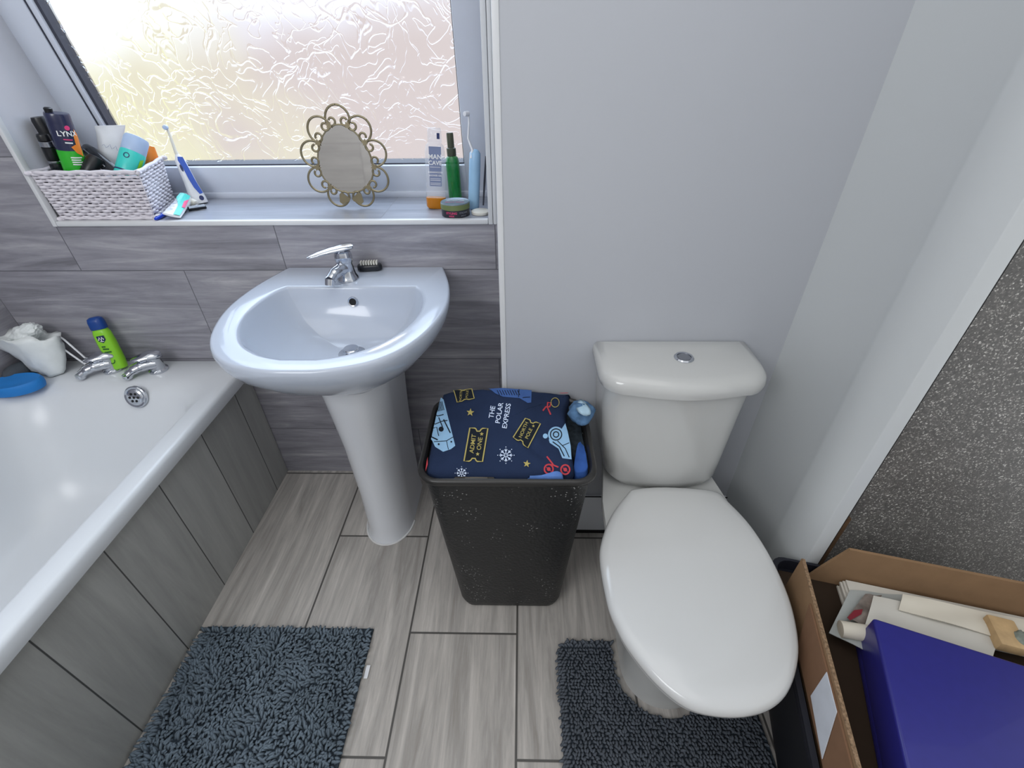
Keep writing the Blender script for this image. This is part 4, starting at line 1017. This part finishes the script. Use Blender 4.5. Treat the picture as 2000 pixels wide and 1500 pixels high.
for s in (-1, 1):
    pts = [(s*.002, -.103), (s*.012, -.096), (s*.024, -.086), (s*.031, -.092), (s*.034, -.112), (s*.026, -.119), (s*.016, -.114), (s*.006, -.110)]
    loft(bm, [[mm @ Vector((x, y, z)) for x, z in pts] for y in (-.005, -.002)])
finish(bm, 'bow', 'iron', mi, smooth=False)
bm = B(); tube(bm, [mm @ Vector((0, .004, .03)), Vector((-.391, .175, SZ+.002))], .002, 6); finish(bm, 'back_strut', 'iron', mi)

# clear shower gel bottle
t = thing('shower_gel_bottle', 'nearly empty clear shower gel bottle with amber gel at the bottom', 'bottle', (-.155, .115, SZ))
m_ = frame_mtx((-.153, .112, SZ), (-.140, .135, SZ+.215)); 
bm = B(); loft(bm, [rrect(0, 0, hx, hy, hy*.95, z, 6) for hx, hy, z in ((.022, .013, .0), (.026, .017, .005), (.027, .018, .04), (.027, .018, .145), (.024, .016, .160), (.018, .014, .166))], True, True, mtx=m_); finish(bm, 'bottle_body', 'clear', t)
bm = B(); loft(bm, [rrect(0, 0, hx, hy, hy*.95, z, 6) for hx, hy, z in ((.0222, .0132, -.0002), (.0265, .0175, .005), (.0275, .0186, .028), (.0265, .0176, .029))], mtx=m_); finish(bm, 'gel', 'amber', t)
bm = B(); loft(bm, [rrect(0, 0, hx, hy, hy*.9, z, 6) for hx, hy, z in ((.018, .014, .1665), (.019, .015, .168), (.0185, .015, .195), (.016, .012, .202))], mtx=m_); finish(bm, 'cap', 'clear', t)
ff = lambda e: (lambda x, y: m_ @ Vector((x, -.0182-e, y)))
bm = decal([poly2d([(-.016, .060), (.0165, .060), (.0165, .158), (-.016, .158)])], ff(0)); lb = finish(bm, 'front_label', 'slate_label', t, smooth=False)
bm = decal([move(text2d('MAN', .016, .02), 0, .133), move(text2d('CAVE', .0145, .02), 0, .118), move(text2d('CEDARWOOD', .0058, .02), 0, .095), move(text2d('SHOWER GEL', .0056, .02), 0, .087)] + [ribbon2d([(-.014, y), (.014, y)], .0011) for y in (.108, .079, .075, .068, .064)], ff(.0006)); ink(lb, bm, 'white_ink')
bm = B(); bx(bm, .006, .0135, -.0155, -.013, .176, .190, m_); ink(child(t, 'cap'), bm, 'navy_plastic')

# green spray bottle
a0 = Vector((-.108, .205, SZ)); a1 = Vector((-.112, .214, SZ+.178))
t, m_, L = can('spray_bottle', 'slim green glass spray bottle with a dark pump top', 'bottle', a0, a1, .0195, [('bottle_body', 'green_glass', [(0, 0), (.92, 0), (1, .02), (1, .58), (.9, .64), (.6, .67), (.55, .68)]), ('collar', 'spray_black', [(.6, .665), (.68, .67), (.68, .78), (.55, .79)]), ('pump_top', 'spray_black', [(.5, .79), (.5, .98), (.46, 1), (0, 1)])])

# round tin
t = thing('styling_wax_tin', 'round dark tin with an olive band and pink print at the sill edge', 'tin', (-.089, .043, SZ))
mt_ = Matrix.Translation((-.089, .046, SZ))
bm = B(); lathe(bm, [(.036, 0), (.038, .001), (.038, .019), (.0375, .020)], 40, mt_); finish(bm, 'tin_base', 'tin_dark', t)
bm = B(); lathe(bm, [(.0395, .0195), (.0395, .0315), (.0375, .0335)], 40, mt_); finish(bm, 'band', 'tin_olive', t)
bm = B(); lathe(bm, [(.0385, .0325), (.039, .034), (.038, .0352), (.036, .034), (.0, .034)], 40, mt_); ld = finish(bm, 'tin_lid', 'tin_lid', t)
bm = decal([move(text2d('MATT WAX', .0095, .02), 0, -.008)], lambda x, y: mt_ @ Vector((x, y, .0346))); ink(ld, bm, 'pink')
bm = decal([ribbon2d([(-.024, .008), (-.012, .016), (-.002, .009), (.008, .018), (.024, .009)], .003)], lambda x, y: mt_ @ Vector((x, y, .0346))); ink(ld, bm, 'white_ink')
mtf = Matrix.Translation((-.089, .046, SZ)) @ Matrix.Rotation(.16, 4, 'Z')
bm = decal([move(text2d('STYLING', .0078, .02), -.013, .0125), move(text2d('WAX', .006, .02), -.013, .005)], wrap(mtf, .038, .0006), lmax=.005); ink(child(t, 'tin_base'), bm, 'pink')
bm = decal([move(text2d('STRONG', .0062, .01), .021, .0125), move(text2d('HOLD', .0055, .01), .021, .005)], wrap(mtf, .038, .0006), lmax=.005); ink(child(t, 'tin_base'), bm, 'silver')

# slim pale blue electric toothbrush
t = thing('slim_electric_toothbrush', 'slim pale blue electric toothbrush standing upright behind the round tin', 'toothbrush', (-.044, .10, SZ))
a0 = Vector((-.045, .101, SZ)); a1 = Vector((-.033, .112, SZ+.150)); m_ = frame_mtx(a0, a1)
bm = B(); lathe(bm, [(.013, 0), (.0145, .002), (.0155, .01), (.0155, .12), (.0145, .142), (.010, .149), (.005, .152)], 24, m_); finish(bm, 'handle', 'pale_blue', t)
bm = B(); tube(bm, [m_ @ Vector((-.010, -.009, .13)), m_ @ Vector((-.007, -.006, .150)), U('y', .114, 914, 270), U('y', .115, 916, 240), U('y', .116, 915, 222)], [.0035, .0035, .0026, .0024, .0024], 10); finish(bm, 'brush_neck', 'white_plastic', t)
e0 = U('y', .116, 914, 222); bm = B(); lathe(bm, [(.0035, -.002), (.0062, 0), (.0062, .007), (.0055, .013), (0, .0135)], 16, frame_mtx(e0, e0+Vector((-.6, -.8, .05)))); finish(bm, 'brush_head', 'white_plastic', t)
bm = B(); lathe(bm, [(.022, 0), (.0245, .001), (.0255, .004), (.0255, .0075), (.022, .0095), (0, .010)], 36, Matrix.Translation((-.0215, .052, SZ)))
tag(finish(bm, 'charger_disc', 'cream'), 'small cream round charger disc on the sill beside the tin', 'charger')
bm = B(); k0, k1 = Vector((-.019, .125, SZ+.003)), U('y', .17, 949, 305)
tube(bm, [k0, k0.lerp(k1, .5), k1], [.0022, .0032, .0022], 8, flat=.5)
tag(finish(bm, 'nail_file', 'gasket'), 'thin dark grey nail file leaning in the right corner of the window', 'nail file')

# ================================================================== BOX CORNER
e1 = Vector((.970, -.243, 0)); e2 = Vector((-.243, -.970, 0)); A = Vector((.679, -.631, 0)); ZT = .47
BM = Matrix(((e1.x, -e2.x, 0, A.x), (e1.y, -e2.y, 0, A.y), (0, 0, 1, 0), (0, 0, 0, 1)))   # local x along the back, -y towards the viewer
bm = B(); loft(bm, [[BM @ Vector(p) for p in rrect((a+b)/2, (c+d)/2, (b-a)/2, (d-c)/2, .03, z, 4)] for a, b, c, d, z in ((.058, .50, -.40, -.06, 0), (.055, .503, -.405, -.057, .01), (-.020, .56, -.48, .004, .372), (-.026, .566, -.486, .007, .378), (-.026, .566, -.486, .007, .386), (-.016, .556, -.476, .001, .386), (-.016, .556, -.476, .001, .346))])  # dark lip raised round the box side in place of the flap's shade
tag(finish(bm, 'storage_crate', 'crate'), 'dark navy storage crate under the cardboard box, dark lip standing for flap shade', 'crate')
cb = thing('cardboard_box', 'open brown cardboard box of papers beside the toilet', 'box', A + Vector((.2, -.25, .348)))
bm = B(); loft(bm, [[BM @ Vector(p) for p in q] for q in (((.0, -.055, .350), (.0, -.055, ZT), (.0, -.46, ZT), (.0, -.46, .350)), ((.006, -.055, .350), (.006, -.055, ZT), (.006, -.46, ZT), (.006, -.46, .350)))]); finish(bm, 'side_wall', 'card', cb, smooth=False)
bm = B(); bx(bm, -.0002, .0062, -.46, -.056, ZT-.0005, ZT+.001, BM)
for k in range(66):
    y = -.058-k*.006; bx(bm, .0008+.0035*(k % 2), .0022+.0035*(k % 2), y-.002, y+.002, ZT, ZT+.0018, BM)
finish(bm, 'corrugated_edge', 'card_edge', cb, smooth=False)
bm = B(); loft(bm, [[BM @ Vector((x, y, z)) for x, z in ((.055, .350), (.072, .40), (.10, ZT+.002), (.54, ZT+.002), (.54, .350))] for y in (-.004, -.010)]); finish(bm, 'back_flap', 'card', cb, smooth=False)
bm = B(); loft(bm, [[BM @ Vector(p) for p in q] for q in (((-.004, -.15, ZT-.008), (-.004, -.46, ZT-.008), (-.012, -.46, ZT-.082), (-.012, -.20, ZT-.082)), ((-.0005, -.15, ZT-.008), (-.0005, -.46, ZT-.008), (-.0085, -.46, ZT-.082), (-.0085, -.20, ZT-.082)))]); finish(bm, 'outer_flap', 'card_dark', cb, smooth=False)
bm = B(); bx(bm, .0, .54, -.46, -.004, .3475, .352, BM); finish(bm, 'base', 'card_shaded', cb, smooth=False)
bm = B(); bx(bm, .534, .54, -.46, -.012, .352, ZT, BM); finish(bm, 'side_wall', 'card', cb, smooth=False)
bm = B(); loft(bm, [[BM @ Vector(p) for p in q] for q in (((-.0055, -.275, ZT-.006), (-.0055, -.335, ZT-.006), (-.0135, -.38, ZT-.075), (-.0125, -.29, ZT-.068)), ((-.0045, -.275, ZT-.006), (-.0045, -.335, ZT-.006), (-.0125, -.38, ZT-.075), (-.0115, -.29, ZT-.068)))]); finish(bm, 'parcel_tape', 'tape', cb, smooth=False)

# violet gift box
c0 = U('z', .445, 1705, 1205); cl_ = U('z', .445, 1800, 1500); cr_ = U('z', .445, 1985, 1293)
dx_ = (cr_-c0).normalized(); dy_ = (c0-cl_).normalized()
dy_ = (dy_-dx_*dy_.dot(dx_)).normalized()
GM = Matrix(((dx_.x, dy_.x, 0, c0.x), (dx_.y, dy_.y, 0, c0.y), (0, 0, 1, 0), (0, 0, 0, 1)))
vb = thing('gift_box', 'glossy violet blue box lying inside the cardboard box', 'box', c0+Vector((.1, -.15, -.08)))
bm = B(); bx(bm, 0, .27, -.255, 0, .372, .445, GM, .006, 4); finish(bm, 'box_lid', 'purple_box', vb)
bm = B(); bx(bm, .003, .267, -.252, -.003, .3525, .372, GM, .002); finish(bm, 'box_base', 'purple_box', vb)

def sheet(name, material, px, z, label, cat, th=.0015, parent=None, curl=0):
    P = [U('z', z + (curl if i in (0, 1) else 0), *q) for i, q in enumerate(px)]
    bm = B(); n = 8; rings = []
    for j in range(n+1):
        rings.append([P[0].lerp(P[1], i/n).lerp(P[3].lerp(P[2], i/n), j/n)+Vector((0, 0, .0018*math.sin(i*.9+j*.6))) for i in range(n+1)])
    top = [[bm.verts.new(p) for p in r] for r in rings]; bot = [[bm.verts.new(p-Vector((0, 0, th))) for p in r] for r in rings]
    for g, fl in ((top, 0), (bot, 1)):
        for j in range(n):
            for i in range(n):
                q = [g[j][i], g[j][i+1], g[j+1][i+1], g[j+1][i]]; bm.faces.new(q if not fl else q[::-1])
    edge = [(j, 0) for j in range(n+1)] + [(n, i) for i in range(1, n+1)] + [(j, n) for j in range(n-1, -1, -1)] + [(0, i) for i in range(n-1, 0, -1)]
    for a, b in zip(edge, edge[1:]+edge[:1]): bm.faces.new((top[a[0]][a[1]], top[b[0]][b[1]], bot[b[0]][b[1]], bot[a[0]][a[1]]))
    o = finish(bm, name, material, parent, ang=50)
    return tag(o, label, cat) if label else o
bm = B()
for k in range(6): bx(bm, .115+.004*(k % 3), .50-.006*(k % 2), -.085-.002*k, -.016, .3525+.005*k, .3572+.005*k, BM)
tag(finish(bm, 'paper_stack', 'paper2', smooth=False), 'stack of loose papers lying under the grey tray at the back of the box', 'papers')
sheet('plastic_tray', 'plastic_sleeve', [(1660, 1152), (1765, 1162), (1745, 1300), (1620, 1235)], .384, 'grey plastic tray with a pale rim along the back of the cardboard box', 'tray')
mg = sheet('magazine', 'mag', [(1690, 1160), (1722, 1163), (1690, 1225), (1655, 1205)], .396, 'brown patterned leaflet with dark red marks beside the white envelope', 'leaflet')
bm = B(); P = [U('z', .3985, *q) for q in ((1668, 1192), (1685, 1190), (1682, 1200), (1660, 1212), (1655, 1206))]; loft(bm, [P, [p+Vector((0, 0, .0006)) for p in P]]); ink(mg, bm, 'mag_red')
sheet('letter', 'paper', [(1763, 1160), (2010, 1212), (2010, 1262), (1756, 1190)], .412, 'long cream folded letter running along the back flap', 'paper')
sheet('envelope', 'paper2', [(1706, 1163), (1958, 1222), (1938, 1290), (1690, 1222)], .406, 'large white envelope sticking out behind the violet box', 'envelope')
bm = B(); r0, r1 = U('z', .385, 1632, 1232), U('z', .405, 1672, 1215)
mr = frame_mtx(r0, r0+(r1-r0).normalized(), CAM); lathe(bm, [(.010, 0), (.0155, .001), (.0155, .08), (.012, .081), (.011, .004), (.009, .003)], 20, frame_mtx(U('z', .392, 1640, 1228), U('z', .396, 1700, 1238)))
tag(finish(bm, 'paper_roll', 'paper'), 'small roll of cream paper at the left end of the violet box', 'paper roll')
bm = B(); w0 = U('z', .415, 1962, 1240); bx(bm, -.022, .022, -.03, .03, -.012, .012, Matrix.Translation(w0) @ Matrix.Rotation(-.3, 4, 'Z'), .004); tag(finish(bm, 'wooden_block', 'pine'), 'pale wooden block at the end of the white envelope', 'block')
bm = B(); bmesh.ops.create_icosphere(bm, subdivisions=4, radius=.02, matrix=Matrix.Translation(U('z', .415, 1995, 1255)))
for v in bm.verts: v.co += Vector((1, 1, 1))*noise.noise(v.co*160)*.003
tag(finish(bm, 'yarn_ball', 'yarn', ang=None), 'small ball of grey yarn by the pale wooden block', 'yarn')
bm = B(); loft(bm, [[(.765, -.600, z0), (.806, -.600, z0), (.806, -.588, z0), (.765, -.588, z0)] for z0 in (.0, .25, .49)])
tag(finish(bm, 'wood_offcut', 'brown_wood', smooth=False), 'brown wooden board upright between the partition end and the glitter wall', 'board')

# ================================================================== LIGHT
w = bpy.data.worlds.new('world'); scene.world = w; w.use_nodes = True; t = NT(w.node_tree); bg = w.node_tree.nodes['Background']
tc = t.n('ShaderNodeTexCoord'); sp = t.n('ShaderNodeSeparateXYZ'); t.l(tc.outputs['Generated'], sp.inputs[0])
X, Y, Zc = sp.outputs
nz = t.n('ShaderNodeTexNoise', i_Scale=3.2, i_Detail=3.0); t.l(tc.outputs['Generated'], nz.inputs['Vector'])
ahead = t.sstep(Y, .25, .6)
wob = t.m('ADD', Zc, t.m('MULTIPLY', t.m('SUBTRACT', nz.outputs[0], .5), .25))
sky = t.sstep(t.m('ADD', wob, t.m('MULTIPLY', t.sstep(X, -.50, -.62), .12)), .05, .21)
left = t.m('SUBTRACT', 1.0, t.sstep(t.m('ADD', X, t.m('MULTIPLY', t.m('SUBTRACT', nz.outputs[0], .5), .5)), -.52, -.36))
garden = t.mix(left, (.76, .68, .68, 1), (1.0, 1.0, .66, 1))
out_c = t.mix(sky, garden, (2.0, 2.4, 3.0, 1))
fill = (.86, .88, .90, 1)
t.l(t.mix(ahead, fill, out_c), bg.inputs['Color']); bg.inputs['Strength'].default_value = 1.0
w.cycles.sampling_method = 'MANUAL'; w.cycles.sample_map_resolution = 1024

def area(name, loc, target, sx, sy, power, color):
    ld = bpy.data.lights.new(name, 'AREA'); ld.shape = 'RECTANGLE'; ld.size = sx; ld.size_y = sy; ld.energy = power; ld.color = color
    o = bpy.data.objects.new(name, ld); COL.objects.link(o); o.location = loc
    o.rotation_euler = (Vector(target)-Vector(loc)).to_track_quat('-Z', 'Y').to_euler(); return o
area('daylight', (-.7, 1.6, 2.6), (-.4, .0, 1.0), 2.2, 1.2, 28, (.72, .86, 1.0))

area('overhead_fill', (.0, -1.0, 2.4), (.0, -1.0, 0), 1.4, 1.4, 6, (1.0, .98, .96))  # unseen soft fill added overhead to brighten floor, mats and other level surfaces
area('rear_fill', (-1.0, -2.1, 1.95), (-.3, -.3, .3), 1.2, .7, 19, (.97, .98, 1.0))  # unseen fill added behind the viewer to brighten basin and pedestal

scene.view_settings.view_transform = 'Standard'; scene.view_settings.look = 'None'; scene.view_settings.exposure = 0
scene.cycles.use_denoising = True
scene.cycles.max_bounces = 10; scene.cycles.transparent_max_bounces = 12
